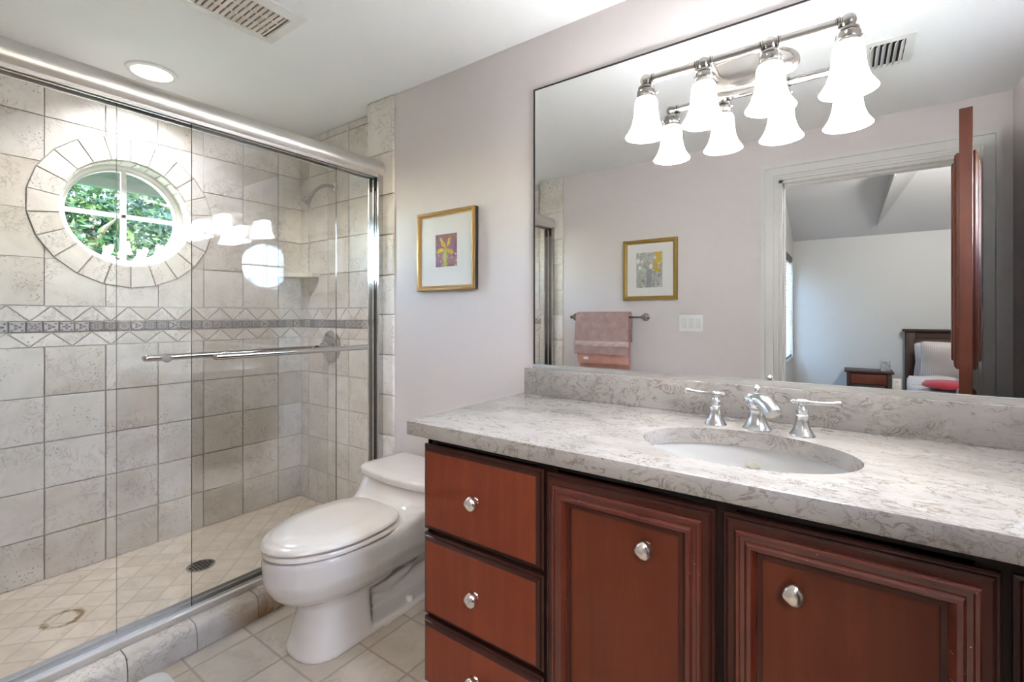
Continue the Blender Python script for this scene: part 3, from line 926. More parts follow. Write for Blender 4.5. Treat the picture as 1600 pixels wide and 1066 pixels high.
# corner shelf
mb = MB()
P3 = [(XL - .002, YS + .001), (XL - .002, 1.50), (XL + .06, 1.52), (-2.70, 1.655), (-2.69, YS + .001)]
mb.loft([[(x, y, z) for x, y in P3] for z in (1.440, 1.466)])
tag(mb.build('corner_shelf', M_STONE, None, 0, tile=True), 'stone corner shelf in the shower below the shower head', 'shelf')
# drain
dr = thing('shower_drain', 'round chrome drain grate in the shower floor', 'drain', (-2.464, .946, ZSF))
MB().lathe([(.058, 0), (.058, .003), (.052, .0045), (.052, .002), (.0, .002)], 40, T(-2.464, .946, ZSF - .0005)).build('rim', M_CHROME, dr)
mb = MB()
for i in range(-3, 4):
    for j in range(-3, 4):
        if math.hypot(i, j) < 3.4: mb.box(-2.464 + i * .0135 - .0045, -2.464 + i * .0135 + .0045, .946 + j * .0135 - .0045, .946 + j * .0135 + .0045, ZSF + .0012, ZSF + .0030)
mb.build('painted_grate_holes', M_DARK, dr)  # solid dark squares painted as the shade in the drain holes

# ================================================================== CEILING FITTINGS
lc = (-2.64, .81)
rl = thing('recessed_light', 'lit round recessed light in the ceiling over the shower', 'ceiling light', (*lc, ZC))
MB().lathe([(.076, .0), (.080, -.010), (.098, -.007), (.101, .0)], 56, T(*lc, ZC - .0005), cap=False).build('trim_ring', M_WHITE, rl)
MB().lathe([(.078, 0), (.078, .002)], 48, T(*lc, ZC - .007)).build('lens', M_LENS, rl)
ld = bpy.data.lights.new('downlight', 'AREA'); ld.shape = 'DISK'; ld.size = .15; ld.energy = DOWN_W; ld.color = (.92, .96, 1.0); ld.spread = math.radians(128)
lo = bpy.data.objects.new('downlight', ld); COL.objects.link(lo); lo.location = (0, 0, -.012); lo.parent = rl

vt = thing('exhaust_vent', 'almond slotted exhaust grille in a white frame on the ceiling near the shower light', 'vent', (-1.82, .84, ZC))
mb = MB()
x0, x1, y0, y1 = -1.915, -1.728, .60, .972
prof = [(-.042, 0), (-.042, -.006), (-.004, -.014), (0, -.014), (0, 0)]
mb.loft([[(cx + sx * -a, cy + sy * -a, ZC + z) for a, z in prof] for cx, cy, sx, sy in ((x0, y0, -1, -1), (x1, y0, 1, -1), (x1, y1, 1, 1), (x0, y1, -1, 1))], False, True)
mb.build('frame', M_WHITE, vt, 30)
mb = MB()
n = 19; pit = (y1 - y0) / n
for i in range(n):
    yy = y0 + (i + .5) * pit
    for k in range(4):
        pass
    mb.box(x0, x1, yy - pit * .5, yy + pit * .16, ZC - .012, ZC - .004)
for k in range(4):
    xx = x0 + (x1 - x0) * k / 3
    mb.box(xx - .004 if k else x0, xx + .004 if k < 3 else x1, y0, y1, ZC - .0118, ZC - .004)
mb.box(x0, x1, y1 - .012, y1, ZC - .012, ZC - .004)
mb.build('grille', M_VENTC, vt, 0)
MB().box(x0, x1, y0, y1, ZC - .003, ZC - .0005).build('painted_duct_shade', M_DARK, vt)  # flat plate, the duct's darkness is put into its colour

av = thing('air_vent', 'small white ceiling air vent with curved blades reflected behind the mirror light', 'vent', (.14, .63, ZC))
mb = MB()
x0, x1, y0, y1 = .085, .205, .525, .735
mb.loft([[(cx + sx * a, cy + sy * a, ZC + z) for a, z in ((.03, 0), (.03, -.004), (.0, -.008), (0, 0))] for cx, cy, sx, sy in ((x0, y0, -1, -1), (x1, y0, 1, -1), (x1, y1, 1, 1), (x0, y1, -1, 1))], False, True)
mb.build('frame', M_WHITE, av, 30)
mb = MB()
for i in range(6):
    xx = x0 + .008 + i * .0205
    mb.box(-.001, .001, y0, y1, -.011, .011, mat=T(xx, 0, ZC - .010) @ Matrix.Rotation(math.radians(38), 4, 'Y'))
mb.build('blades', M_WHITE, av)
MB().box(x0, x1, y0, y1, ZC - .003, ZC - .0005).build('painted_duct_shade', M_DARK, av)  # dark plate painted as the shade behind the blades

# ================================================================== TOILET
tl = thing('toilet', 'white low one-piece toilet with its lid down between vanity and shower', 'toilet', (-1.575, YW - .016, 0), PI)
def egg(f, b, hw, z, n=44, ef=2.0, eb=3.0, yc=None):
    yc = yc if yc is not None else b + (f - b) * .45
    r = []
    for j in range(n):
        a = 2 * PI * j / n
        c, s_ = math.cos(a), math.sin(a)
        e = ef if s_ >= 0 else eb
        x = hw * math.copysign(abs(c) ** (2 / (ef if s_ >= 0 else eb)), c)
        y = yc + (f - yc if s_ >= 0 else yc - b) * math.copysign(abs(s_) ** (2 / e), s_)
        r.append(Vector((x, y, z)))
    return r
mb = MB()
# bowl
mb.loft([egg(f, b, w_, z) for z, f, b, w_ in ((.150, .66, .30, .085), (.185, .695, .28, .110), (.205, .745, .27, .140), (.235, .778, .25, .163), (.268, .797, .22, .178), (.290, .805, .22, .184), (.300, .806, .22, .182), (.360, .810, .22, .186), (.372, .806, .22, .183))])
# deck running back to the wall under the tank
mb.loft([egg(f, b, w_, z, eb=5, ef=3, yc=.2) for z, f, b, w_ in ((.195, .52, .01, .125), (.225, .56, .005, .160), (.285, .58, .0, .186), (.340, .58, .0, .198), (.372, .50, .0, .205), (.39, .43, .0, .214), (.405, .375, .0, .224), (.425, .335, .0, .234), (.450, .298, .0, .246), (.474, .272, .0, .254), (.484, .262, .0, .257))])
# pedestal and base flange
mb.loft([egg(f, b, w_, z, ef=2.4, eb=9, yc=.575) for z, f, b, w_ in ((.0, .715, .455, .130), (.012, .717, .455, .129), (.05, .700, .455, .118), (.11, .682, .455, .107), (.17, .672, .455, .106), (.215, .70, .45, .127))])
mb.loft([egg(f, b, w_, z, ef=2.4, eb=4, yc=.3) for z, f, b, w_ in ((.0, .66, .03, .134), (.018, .66, .03, .132), (.028, .65, .04, .122))])
# trapway
mb.tube([(0, .46, .20), (0, .40, .12), (0, .32, .085), (0, .22, .11), (0, .14, .17), (0, .10, .24)], [.06, .048, .042, .040, .044, .05], 20)
mb.tube([(0, .47, .05), (0, .06, .04)], .034, 16)
mb.tube([(0, .20, .13), (0, .20, .24)], .055, 16)
me = mb.mesh('work')
b = bmesh.new(); b.from_mesh(me); bmesh.ops.recalc_face_normals(b, faces=b.faces[:]); b.to_mesh(me); b.free()
me = evaluated(me, [('REMESH', dict(mode='VOXEL', voxel_size=.0062, use_smooth_shade=True)), ('SMOOTH', dict(factor=.5, iterations=6))])
body = MB().merge(me)
zmin = min(v.z for v in body.v)
for v in body.v: v.z = max(v.z, .0) if v.z > .004 else 0.0
body.build('bowl_body', M_PORC, tl, 80, local=True)
# tank lid, bowed at the front
def lid(z, g, rr):
    hw, f = .254 - g, .258 - g
    pts = []
    for j in range(25):
        a = -1 + 2 * j / 24
        pts.append(Vector((hw * a * 1.0, f + .035 * (1 - a * a) - (.02 * max(0, abs(a) - .9) / .1), z)))
    pts += [Vector((hw, .004 + g * .3, z)), Vector((-hw, .004 + g * .3, z))]
    return pts
MB().loft([lid(.4835, .006, 0), lid(.486, .0, 0), lid(.507, .0, 0), lid(.514, .004, 0), lid(.519, .014, 0), lid(.522, .05, 0)]).build('tank_lid', M_PORC, tl, 60, local=True)
# seat ring and lid
so = egg(.806, .315, .186, 0); si = egg(.745, .40, .118, 0)
def ring(o_, i_, z0, z1):
    m_ = MB()
    up = lambda r, z, k: [Vector((p.x * k, .56 + (p.y - .56) * k, z)) for p in r]
    m_.loft([up(o_, z0, .965), up(o_, z0 + .004, 1), up(o_, z1 - .006, 1), up(o_, z1, .975), up(i_, z1, 1.04), up(i_, z1 - .006, 1), up(i_, z0 + .002, 1)], False, True)
    return m_
ring(so, si, .3785, .3965).build('seat', M_SEAT, tl, 50, local=True)
def up(z, k, dy=0):
    r = egg(.812, .318, .187, z)
    return [Vector((p.x * k, .56 + (p.y - .56) * k, z)) for p in r]
mb = MB().loft([up(.4025, .955), up(.4045, .985), up(.410, 1.0), up(.417, .99), up(.424, .945), up(.4265, .89), up(.4290, .86), up(.4320, .84), up(.4345, .55), up(.4355, .2)])
mb.build('seat_lid', M_SEAT, tl, 40, local=True)
for sx in (-.07, .07): MB().tube([(sx - .022, .302, .398), (sx + .022, .302, .398)], .013, 14).build('hinge', M_SEAT, tl, local=True)
for sx in (-1, 1):
    MB().lathe([(.016, 0), (.016, .012), (.012, .020), (.0, .023)], 20, T(sx * .108, .27, .026)).build('bolt_cap', M_WHITE, tl, local=True)

# ================================================================== VANITY
VX0, VX1 = -1.035, XR - .004
vc = thing('vanity_cabinet', 'dark cherry vanity cabinet with raised doors and drawers under the veined counter', 'vanity', ((VX0 + VX1) / 2, 1.3, 0))
mb = MB()
YF = 1.012
mb.box(VX0 + .004, VX0 + .022, YF, YW - .004, .0, .838); mb.box(VX1 - .018, VX1, YF, YW - .004, .0, .838)
mb.box(VX0 + .022, VX1 - .018, YF + .02, YW - .004, .09, .108); mb.box(VX0 + .022, VX1 - .018, YW - .02, YW - .004, .108, .838)
mb.box(VX0 + .004, VX1, YF, YF + .02, .818, .838); mb.box(VX0 + .004, VX1, YF, YF + .02, .09, .115)
for xa, xb in ((VX0 + .004, -.99), (-.64, -.58), (-.235, -.175), (.165, .225), (VX1 - .03, VX1)): mb.box(xa, xb, YF, YF + .0199, .115, .818)
for za in (.545, .29): mb.box(-.99, -.64, YF, YF + .0198, za, za + .03); 
for za in (.545, .29): mb.box(.225, VX1 - .03, YF, YF + .0198, za, za + .03)
mb.box(VX0 + .022, VX1 - .018, YF + .07, YF + .085, .0, .09)
mb.build('carcass', M_CHERRYF, vc, 20)

def rim(prof, x0, x1, z0, z1, yb):
    """mitred moulding: prof = (inset from the edge, projection towards the room)"""
    return [[(cx + sx * a, yb - d, cz + sz * a) for a, d in prof] for cx, cz, sx, sz in ((x0, z0, 1, 1), (x1, z0, -1, 1), (x1, z1, -1, -1), (x0, z1, 1, -1))]
YD = YF - .001
def knob(parent, x, y, z):
    mb = MB()
    mb.lathe([(.009, 0), (.0095, .003), (.0065, .006), (.0055, .010)], 20, T(x, y, z) @ RYm)
    seg, rings = 48, []
    prof = [(.0055, .0095), (.012, .011), (.0170, .016), (.0190, .022), (.0180, .030), (.0137, .0355), (.0066, .038), (.001, .0385)]
    for r, h in prof:
        ring_ = []
        for j in range(seg):
            a = 2 * PI * j / seg
            # pointed bud with overlapping petals leaning to the tip below
            s_ = math.sin(a)
            rz = r * (1.22 if s_ < 0 else 1.0) * (1 - .18 * max(0, -s_) ** 3 * 0)
            rx = r * (1 - .28 * max(0, -s_) ** 2)
            pet = 1 + .085 * math.sin(3 * a + h * 120) + .04 * math.sin(6 * a + h * 200)
            ring_.append(Vector((x + rx * math.cos(a) * pet, y - h, z + rz * s_ * pet)))
        rings.append(ring_)
    mb.loft(rings)
    for k in (-1, 0, 1):                      # leaf ribs on the face
        mb.tube([(x + k * .011, y - .0315 + abs(k) * .004, z + .010), (x + k * .007, y - .0355 + abs(k) * .003, z + .0), (x + k * .002, y - .0345, z - .011)], [.0012, .002, .0012], 6)
    return mb.build('knob', M_KNOB, parent, 50)

def drawer(x0, x1, z0, z1):
    prof = [(0, 0), (0, .010), (.004, .0125), (.006, .0125), (.008, .016), (.013, .020), (.015, .020), (.017, .0215)]
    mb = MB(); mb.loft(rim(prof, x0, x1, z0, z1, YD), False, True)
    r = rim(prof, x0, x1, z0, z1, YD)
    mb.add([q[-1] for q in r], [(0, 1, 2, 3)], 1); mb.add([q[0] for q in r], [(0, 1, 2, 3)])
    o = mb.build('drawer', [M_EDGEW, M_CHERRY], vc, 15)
    knob(o, (x0 + x1) / 2, YD - .0205, (z0 + z1) / 2 + .005)
    return o
for z0, z1 in ((.560, .814), (.306, .548), (.100, .294)):
    drawer(-1.035, -.614, z0, z1)
for z0, z1 in ((.560, .814), (.306, .548), (.100, .294)):
    drawer(.204, VX1 - .012, z0, z1)

def cab_door(x0, x1, z0, z1, kx, kz):
    p1 = [(0, 0), (0, .011), (.003, .0135), (.006, .0135), (.008, .017), (.012, .020), (.024, .020)]
    p2 = [(.024, .018), (.024, .027), (.027, .031), (.032, .031), (.034, .028), (.041, .027), (.046, .034), (.053, .034), (.060, .024), (.064, .014), (.070, .011)]
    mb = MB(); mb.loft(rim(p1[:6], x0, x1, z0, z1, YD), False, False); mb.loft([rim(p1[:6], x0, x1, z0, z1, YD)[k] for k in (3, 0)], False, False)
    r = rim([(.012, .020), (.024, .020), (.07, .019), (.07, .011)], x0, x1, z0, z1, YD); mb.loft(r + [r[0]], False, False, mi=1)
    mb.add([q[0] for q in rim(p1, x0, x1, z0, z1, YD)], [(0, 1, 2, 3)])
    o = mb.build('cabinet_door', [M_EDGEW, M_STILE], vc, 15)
    mb = MB(); r = rim(p2 + [(.070, .008), (.024, .008)], x0, x1, z0, z1, YD); mb.loft(r, False, True)
    mb.build('moulding', M_MOULD, o, 25)
    MB().box(x0 + .066, x1 - .066, YD - .0115, YD - .002, z0 + .066, z1 - .066).build('panel', M_PANELW, o)
    knob(o, kx, YD - .0105, kz)
    return o
cab_door(-.606, -.211, .100, .812, -.351, .700)
cab_door(-.198, .192, .100, .812, -.076, .700)

# counter with the sink cut-out
CX0, CX1, CY0, CY1, CZ0, CZ1 = -1.088, XR - .001, .976, YW - .001, .838, .880
SX, SY, SA, SB = -.205, 1.255, .238, .172
mb = MB().box(CX0, CX1, CY0, CY1, CZ0, CZ1, .0025, 2)
hole = MB().loft([[(SX + SA * math.cos(2 * PI * j / 96), SY + SB * math.sin(2 * PI * j / 96), z) for j in range(96)] for z in (.80, .90)])
ct = cut(mb, [hole])
co = thing('countertop', 'cream veined quartz counter slab on the cherry vanity', 'countertop', ((CX0 + CX1) / 2, 1.3, CZ0))
ct.build('slab', M_QUARTZ, co, 30)
MB().box(CX0 + .012, CX1, YW - .021, YW - .001, CZ1, .984, .002).build('backsplash', M_QUARTZ, co)
# undermount basin
sk = thing('sink', 'white oval undermount basin set into the veined counter', 'sink', (SX, SY, .70))
mb = MB()
def ov(k, z, dy=0): return [(SX + (SA + .012) * k * math.cos(2 * PI * j / 72), SY + dy + (SB + .012) * k * math.sin(2 * PI * j / 72), z) for j in range(72)]
mb.loft([ov(1.04, .8375), ov(1.0, .8375), ov(.985, .825), ov(.955, .79), ov(.88, .75), ov(.72, .722), ov(.45, .710), ov(.12, .706), ov(.12, .698), ov(.5, .700), ov(.78, .712), ov(.93, .742), ov(1.0, .79), ov(1.04, .825)], False, True)
mb.build('basin', M_SINK, sk, 60)
MB().lathe([(.026, 0), (.026, .004), (.020, .006), (.0, .006)], 28, T(SX, SY, .704)).build('drain_plug', M_CHROME, sk)
nrm = Vector((0, -.86, .5)).normalized(); q = Vector((0, 0, 1)).rotation_difference(nrm).to_matrix().to_4x4()
MB().lathe([(.0175, -.004), (.0175, .002), (.014, .004), (.0, .004)], 28, T(-.202, SY + .158, .793) @ q @ Matrix.Diagonal((1, .6, 1, 1))).build('overflow_cover', simple('overflow_cap', (.36, .35, .28), .3), sk)

# faucet
ft = thing('faucet', 'satin nickel widespread faucet with two lever handles behind the oval sink', 'faucet', (-.203, 1.478, CZ1))
fx, fy = -.203, 1.478
MB().lathe([(.0375, 0), (.0375, .003), (.033, .008), (.027, .019), (.0225, .034), (.0205, .048), (.0215, .051), (.0215, .056), (.018, .060)], 40, T(fx, fy, CZ1)).build('base', M_STEEL, ft)
MB().lathe([(.0180, .056), (.0225, .062), (.0255, .072), (.0250, .082), (.0205, .091), (.0125, .096), (.008, .099), (.0065, .103), (.0090, .106), (.0090, .108), (.0055, .110), (.0100, .114), (.0110, .117), (.0070, .120), (.003, .124), (.001, .125)], 36, T(fx, fy, CZ1)).build('finial', M_STEEL, ft)
sd = Vector((.70, -.71, 0))
sp = []
for i in range(11):
    k = i / 10; sp.append(Vector((fx, fy, CZ1 + .077 + .006 * math.sin(k * PI) - .022 * k ** 2.2)) + sd * (.002 + .064 * k))
MB().tube(sp, [.0225 - .0015 * (i / 10) for i in range(11)], 22).build('spout', M_STEEL, ft)
q = Vector((0, 0, 1)).rotation_difference(-sd).to_matrix().to_4x4()
MB().lathe([(.012, .010), (.017, .016), (.0195, .024), (.0195, .030), (.0165, .036), (.009, .040), (.0, .041)], 28, T(fx, fy, CZ1 + .077) @ q).build('back_ball', M_STEEL, ft)
def handle(x, y, ang):
    h_ = MB().lathe([(.030, 0), (.030, .003), (.0265, .008), (.0205, .019), (.0165, .034), (.0150, .047), (.0160, .050), (.0160, .054), (.012, .058)], 36, T(x, y, CZ1)).build('handle', M_STEEL, ft)
    MB().lathe([(.0120, .056), (.0145, .062), (.0145, .068), (.0095, .074), (.0085, .080), (.0115, .084), (.0125, .089), (.0105, .094), (.004, .098)], 28, T(x, y, CZ1)).build('stem', M_STEEL, h_)
    dx, dy = math.cos(ang), math.sin(ang)
    pts = [(-.026, .089, .004), (-.022, .089, .0075), (-.014, .089, .0055), (-.008, .089, .009), (.008, .089, .009), (.016, .089, .0055), (.040, .089, .0048), (.066, .090, .0062), (.080, .091, .0088), (.085, .091, .0085), (.088, .091, .004)]
    MB().tube([(x + dx * a, y + dy * a, CZ1 + z) for a, z, r in pts], [r for a, z, r in pts], 16).build('lever', M_STEEL, h_)
handle(-.311, 1.470, math.radians(178))
handle(-.094, 1.466, math.radians(2))

# ================================================================== MIRROR
mi = thing('wall_mirror', 'wide frameless wall mirror in a thin metal channel above the backsplash', 'mirror', (-.17, YW, .986))
MX0, MX1, MZ0, MZ1 = -1.034, XR - .004, .998, 2.118
MB().box(MX0, MX1, YW - .006, YW - .0015, MZ0, MZ1).build('mirror_glass', M_MIRROR, mi, 0)
mb = MB()
mb.box(MX0 - .004, MX1, YW - .009, YW - .001, MZ1, MZ1 + .004); mb.box(MX0 - .004, MX0, YW - .009, YW - .001, MZ0, MZ1 + .004)
mb.build('edge_channel', M_BRONZE, mi)
mb = MB(); mb.box(MX0 - .004, MX1, YW - .013, YW - .001, .9845, MZ0 - .0005, .001); mb.box(MX0 - .004, MX1, YW - .013, YW - .009, MZ0 - .001, MZ0 + .004, .0008)
mb.build('bottom_channel', M_SATIN, mi)

# ================================================================== MIRROR LIGHT
BZ, BY = 1.955, 1.478
LX = [-.522, -.346, -.170, .006]
vl = thing('vanity_light', 'brushed nickel bar light with four bell shades mounted over the mirror', 'wall light', (-.17, YW, BZ))
mb = MB()
oval = lambda k, y: [(-.258 + .150 * k * 1.0 * math.copysign(abs(math.cos(2 * PI * j / 56)) ** .9, math.cos(2 * PI * j / 56)), y, BZ + .002 + .062 * k * math.sin(2 * PI * j / 56)) for j in range(56)]
mb.loft([oval(1.0, YW - .0065), oval(1.0, YW - .012), oval(.93, YW - .018), oval(.90, YW - .016), oval(.82, YW - .024), oval(.74, YW - .027), oval(.70, YW - .025), oval(.5, YW - .030)])
mb.build('backplate', M_NICKEL, vl, 30)
for xa in (-.33, -.19):
    MB().tube([(xa, YW - .02, BZ), (xa, BY, BZ)], .0095, 14).build('arm', M_NICKEL, vl)
MB().tube([(LX[0], BY, BZ), (LX[-1], BY, BZ)], .0128, 20).build('bar', M_NICKEL, vl)
for i, x in enumerate(LX):
    lit = i != 1
    mb = MB().ball((x, BY, BZ), .0185)
    for s_ in (-1, 1):
        if (i == 0 and s_ < 0) or (i == 3 and s_ > 0): continue
        mb.lathe([(.0120, .015), (.0165, .017), (.0165, .020), (.0130, .022), (.0155, .024), (.0155, .026), (.0110, .028)], 20, T(x, BY, BZ) @ (RX if s_ > 0 else Matrix.Rotation(-PI / 2, 4, 'Y')))
    mb.lathe([(.0120, -.012), (.0200, -.018), (.0245, -.022), (.0245, -.027), (.0215, -.029), (.0275, -.033), (.0285, -.047), (.0270, -.050), (.0285, -.053), (.0285, -.064), (.020, -.066)], 32, T(x, BY, BZ))
    for k in range(3):
        a = 2 * PI * k / 3 + .4
        mb.ball((x + .0325 * math.cos(a), BY + .0325 * math.sin(a), BZ - .040), .0042, 8)
    so_ = mb.build('socket', M_NICKEL, vl, 40)
    z0 = BZ - .058
    pr = [(.024, .0), (.0305, -.002), (.0345, -.012), (.0360, -.030), (.0375, -.052), (.0415, -.075), (.0485, -.096), (.0580, -.112), (.0640, -.121)]
    inn = [(r - .0025, z) for r, z in pr[::-1]]
    sh_ = MB().lathe([(r, z0 + z) for r, z in pr] + [(r, z0 + z + .0005) for r, z in inn], 40, T(x, BY, 0), cap=False).build('shade', M_SHADE if lit else M_SHADE_OFF, so_, 60)
    MB().lathe([(.010, 0), (.012, -.012), (.020, -.032), (.027, -.052), (.0275, -.066), (.022, -.080), (.012, -.088), (.001, -.090)], 24, T(x, BY, z0)).build('bulb', M_BULB if lit else M_BULB_OFF, so_, 60)
    if lit:
        pl = bpy.data.lights.new('bulb_light', 'POINT'); pl.energy = LAMP_W; pl.shadow_soft_size = .022; pl.color = (.90, .945, 1.0)
        po = bpy.data.objects.new('bulb_light', pl); COL.objects.link(po); po.parent = vl; po.location = (x + .17, BY - YW, -.058 - .092)

# ================================================================== PICTURES
def art(name, kind):
    m, n, b = nt(name); g = G(n)
    uv = g.new('ShaderNodeUVMap', uv_map='uv').outputs[0]
    x, y, z = g.sep(uv)
    nz = g.noise(uv, 6, 4, 0.6, 1.2)
    nx = g.math('ADD', x, g.math('MULTIPLY', g.math('SUBTRACT', g.noise(uv, 5, 2), .5), .25))
    if kind == 'lily':
        c = g.ramp(nz, [(.3, (.10, .045, .10)), (.45, (.26, .13, .20)), (.55, (.22, .10, .05)), (.7, (.34, .20, .14))])
        dx, dy = g.math('SUBTRACT', nx, .45), g.math('SUBTRACT', y, .55)
        r = g.math('SQRT', g.math('ADD', g.math('MULTIPLY', dx, dx), g.math('MULTIPLY', dy, dy)))
        a = g.math('ARCTAN2', dy, dx)
        pet = g.math('ADD', .22, g.math('MULTIPLY', g.math('COSINE', g.math('MULTIPLY', g.math('ADD', a, .4), 5.0)), .20))
        f = g.mapr(g.math('SUBTRACT', r, pet), -.05, .04, 1.0, 0.0)
        c = g.mix(f, c, g.ramp(nz, [(.35, (.50, .26, .03)), (.6, (.68, .50, .09))]))
        stem = g.mapr(g.math('ABSOLUTE', g.math('SUBTRACT', nx, .45)), .05, .10, 1.0, 0.0)
        stem = g.math('MULTIPLY', stem, g.math('LESS_THAN', y, .5))
        c = g.mix(stem, c, (.48, .46, .10))
        sp_ = g.math('MULTIPLY', g.mapr(g.noise(uv, 9, 2), .62, .66), g.math('LESS_THAN', y, .4), clamp=True)
        c = g.mix(sp_, c, (.62, .55, .62))
    else:
        c = g.ramp(nz, [(.35, (.30, .29, .26)), (.6, (.50, .49, .45))])
        vo = g.new('ShaderNodeTexVoronoi', feature='F1'); vo.inputs['Scale'].default_value = 5.5; g.link(uv, vo.inputs['Vector'])
        bl_ = g.math('MULTIPLY', g.mapr(vo.outputs['Distance'], .38, .46, 1.0, 0.0), g.math('GREATER_THAN', y, .48))
        c = g.mix(bl_, c, (.74, .73, .70))
        yl = g.math('MULTIPLY', g.mapr(g.noise(uv, 4.2, 2), .46, .50), g.math('MULTIPLY', g.math('GREATER_THAN', y, .45), g.math('GREATER_THAN', x, .6)))
        c = g.mix(yl, c, (.52, .36, .05))
        va_ = g.math('MULTIPLY', g.mapr(g.math('ABSOLUTE', g.math('SUBTRACT', x, .5)), .08, .12, 1.0, 0.0), g.math('LESS_THAN', y, .5))
        c = g.mix(g.math('MULTIPLY', va_, .7), c, (.22, .24, .25))
        dk = g.math('MULTIPLY', g.mapr(g.noise(uv, 8, 3), .56, .60), g.math('LESS_THAN', y, .25))
        c = g.mix(dk, c, (.20, .21, .19))
    g.link(c, b.inputs['Base Color']); b.inputs['Roughness'].default_value = .25
    return m
M_GOLD = simple('antique_gold', (0.40, 0.235, 0.085), 0.36, 0.55)
M_GOLD2 = simple('flat_gold', (0.36, 0.235, 0.055), 0.42, 0.45)
M_MATB = simple('mat_board', (0.70, 0.675, 0.65), 0.6)
M_EDGE = simple('black_edge', (0.012, 0.009, 0.008), 0.5)
def picture(label, x0, x1, z0, z1, yb, sg, dep, fw, ax0, ax1, az0, az1, artm, gold, edge):
    """sg=-1 hangs on the front wall facing -y, +1 on the back wall facing +y"""
    t = thing('framed_picture', label, 'picture', ((x0 + x1) / 2, yb, z0))
    def r4(prof): return [[(cx + sx * a, yb + sg * d, cz + sz * a) for a, d in prof] for cx, cz, sx, sz in ((x0, z0, 1, 1), (x1, z0, -1, 1), (x1, z1, -1, -1), (x0, z1, 1, -1))]
    mb = MB(); mb.loft(r4([(0, .001), (0, dep - .006), (fw * .5, dep - .008), (fw * .5, .001)]), False, True)
    mb.build('frame_side', edge, t, 20)
    mb = MB(); mb.loft(r4([(-.0005, dep - .007), (-.0005, dep - .001), (.003, dep), (fw * .55, dep - .001), (fw * .8, dep - .006), (fw, dep - .007), (fw, dep - .014), (fw * .4, dep - .014)]), False, True)
    mb.build('frame_face', gold, t, 25)
    ym = sorted((yb + sg * (dep - .016), yb + sg * (dep - .011)))
    MB().box(x0 + fw * .7, x1 - fw * .7, ym[0], ym[1], z0 + fw * .7, z1 - fw * .7).build('mat_board', M_MATB, t)
    ya = yb + sg * (dep - .0105)
    mb = MB()
    q = [(ax0, ya, az0), (ax1, ya, az0), (ax1, ya, az1), (ax0, ya, az1)]
    q2 = [(a, ya - sg * .0015, c) for a, b_, c in q]
    mb.loft([q2, q]); mb.uv[len(mb.f) - 1] = [(0, 0), (1, 0), (1, 1), (0, 1)]
    for fi in range(len(mb.f) - 1): mb.uv[fi] = [(0, 0)] * len(mb.f[fi])
    mb.build('print', artm, t, 0, recalc=False)
    return t
picture('gold framed yellow lily print hanging on the wall beside the shower', -1.700, -1.336, 1.318, 1.688, YW, -1, .030, .022, -1.582, -1.448, 1.428, 1.580, art('lily_painting', 'lily'), M_GOLD, M_EDGE)
picture('gold framed white flower print above the pink towel seen in the mirror', -1.368, -.968, 1.313, 1.758, YR, 1, .022, .030, -1.268, -1.075, 1.405, 1.662, art('daisy_painting', 'daisy'), M_GOLD2, M_GOLD2)

# ================================================================== BACK WALL FITTINGS
tb = thing('towel_rail', 'nickel towel rail on the wall below the white flower picture', 'towel rail', (-1.49, YR, 1.18))
MB().tube([(-1.785, YR + .075, 1.187), (-1.190, YR + .075, 1.187)], .0075, 14).build('bar', M_NICKEL, tb)
for xa in (-1.775, -1.200):
    mb = MB().lathe([(.030, 0), (.030, .004), (.024, .010), (.014, .016), (.010, .030), (.0085, .060), (.013, .068), (.0135, .080), (.008, .088), (.0, .090)], 24, T(xa, YR, 1.187) @ Matrix.Rotation(-PI / 2, 4, 'X'))
    mb.build('post', M_NICKEL, tb)
tw = thing('bath_towel', 'folded dusty pink bath towel draped over the nickel rail', 'towel', (-1.50, YR + .075, .80))
def drape(x0, x1, r, front_z, back_z, thick, wav, seed):
    rnd = random.Random(seed); yb, zb = YR + .075, 1.187
    path = []
    n1 = 14
    for i in range(n1): path.append((yb + r, front_z + (zb - front_z) * i / n1))
    for i in range(9):
        a = PI * i / 8; path.append((yb + r * math.cos(a), zb + r * math.sin(a)))
    for i in range(1, n1 + 1): path.append((yb - r, zb + (back_z - zb) * i / n1))
    nx = 28; rings_o, rings_i = [], []
    for i in range(nx + 1):
        x = x0 + (x1 - x0) * i / nx
        ro, ri = [], []
        for y, z in path:
            hang = max(0, (zb - z)) / .3
            w_ = wav * hang * math.sin(i * .55 + seed) if y > yb else 0
            xx = x + .012 * hang * math.sin(z * 9 + seed) * (1 if y > yb else .2)
            s_ = 1 if y >= yb else -1
            ro.append((xx, y + w_ + s_ * thick / 2 * (0 if abs(y - yb) < r * .9 else 1), z + (thick / 2 if abs(y - yb) < r * .9 else 0)))
            ri.append((xx, y + w_ - s_ * thick / 2 * (0 if abs(y - yb) < r * .9 else 1), z - (thick / 2 if abs(y - yb) < r * .9 else 0)))
        rings_o.append([Vector(p) for p in ro] + [Vector(p) for p in ri[::-1]])
    return MB().loft(rings_o)
drape(-1.715, -1.300, .020, .835, .80, .012, .004, 1).build('inner_fold', cloth('salmon_terry', (.50, .24, .19), (.60, .31, .25)), tw, 60)
drape(-1.720, -1.290, .034, .905, 1.0, .014, .007, 2).build('outer_fold', M_TOWEL, tw, 60)
mb = MB()
rr = []
for i in range(29):
    x = -1.722 + .434 * i / 28
    hang = (1.187 - .985) / .3; w_ = .007 * hang * math.sin(i * .55 + 2)
    y = YR + .075 + .034 + w_ + .008
    rr.append([(x, y - .002, .965), (x, y + .0015, .967), (x, y + .0015, 1.003), (x, y - .002, 1.005)])
mb.loft(rr).build('woven_band', M_BAND, tw, 60)
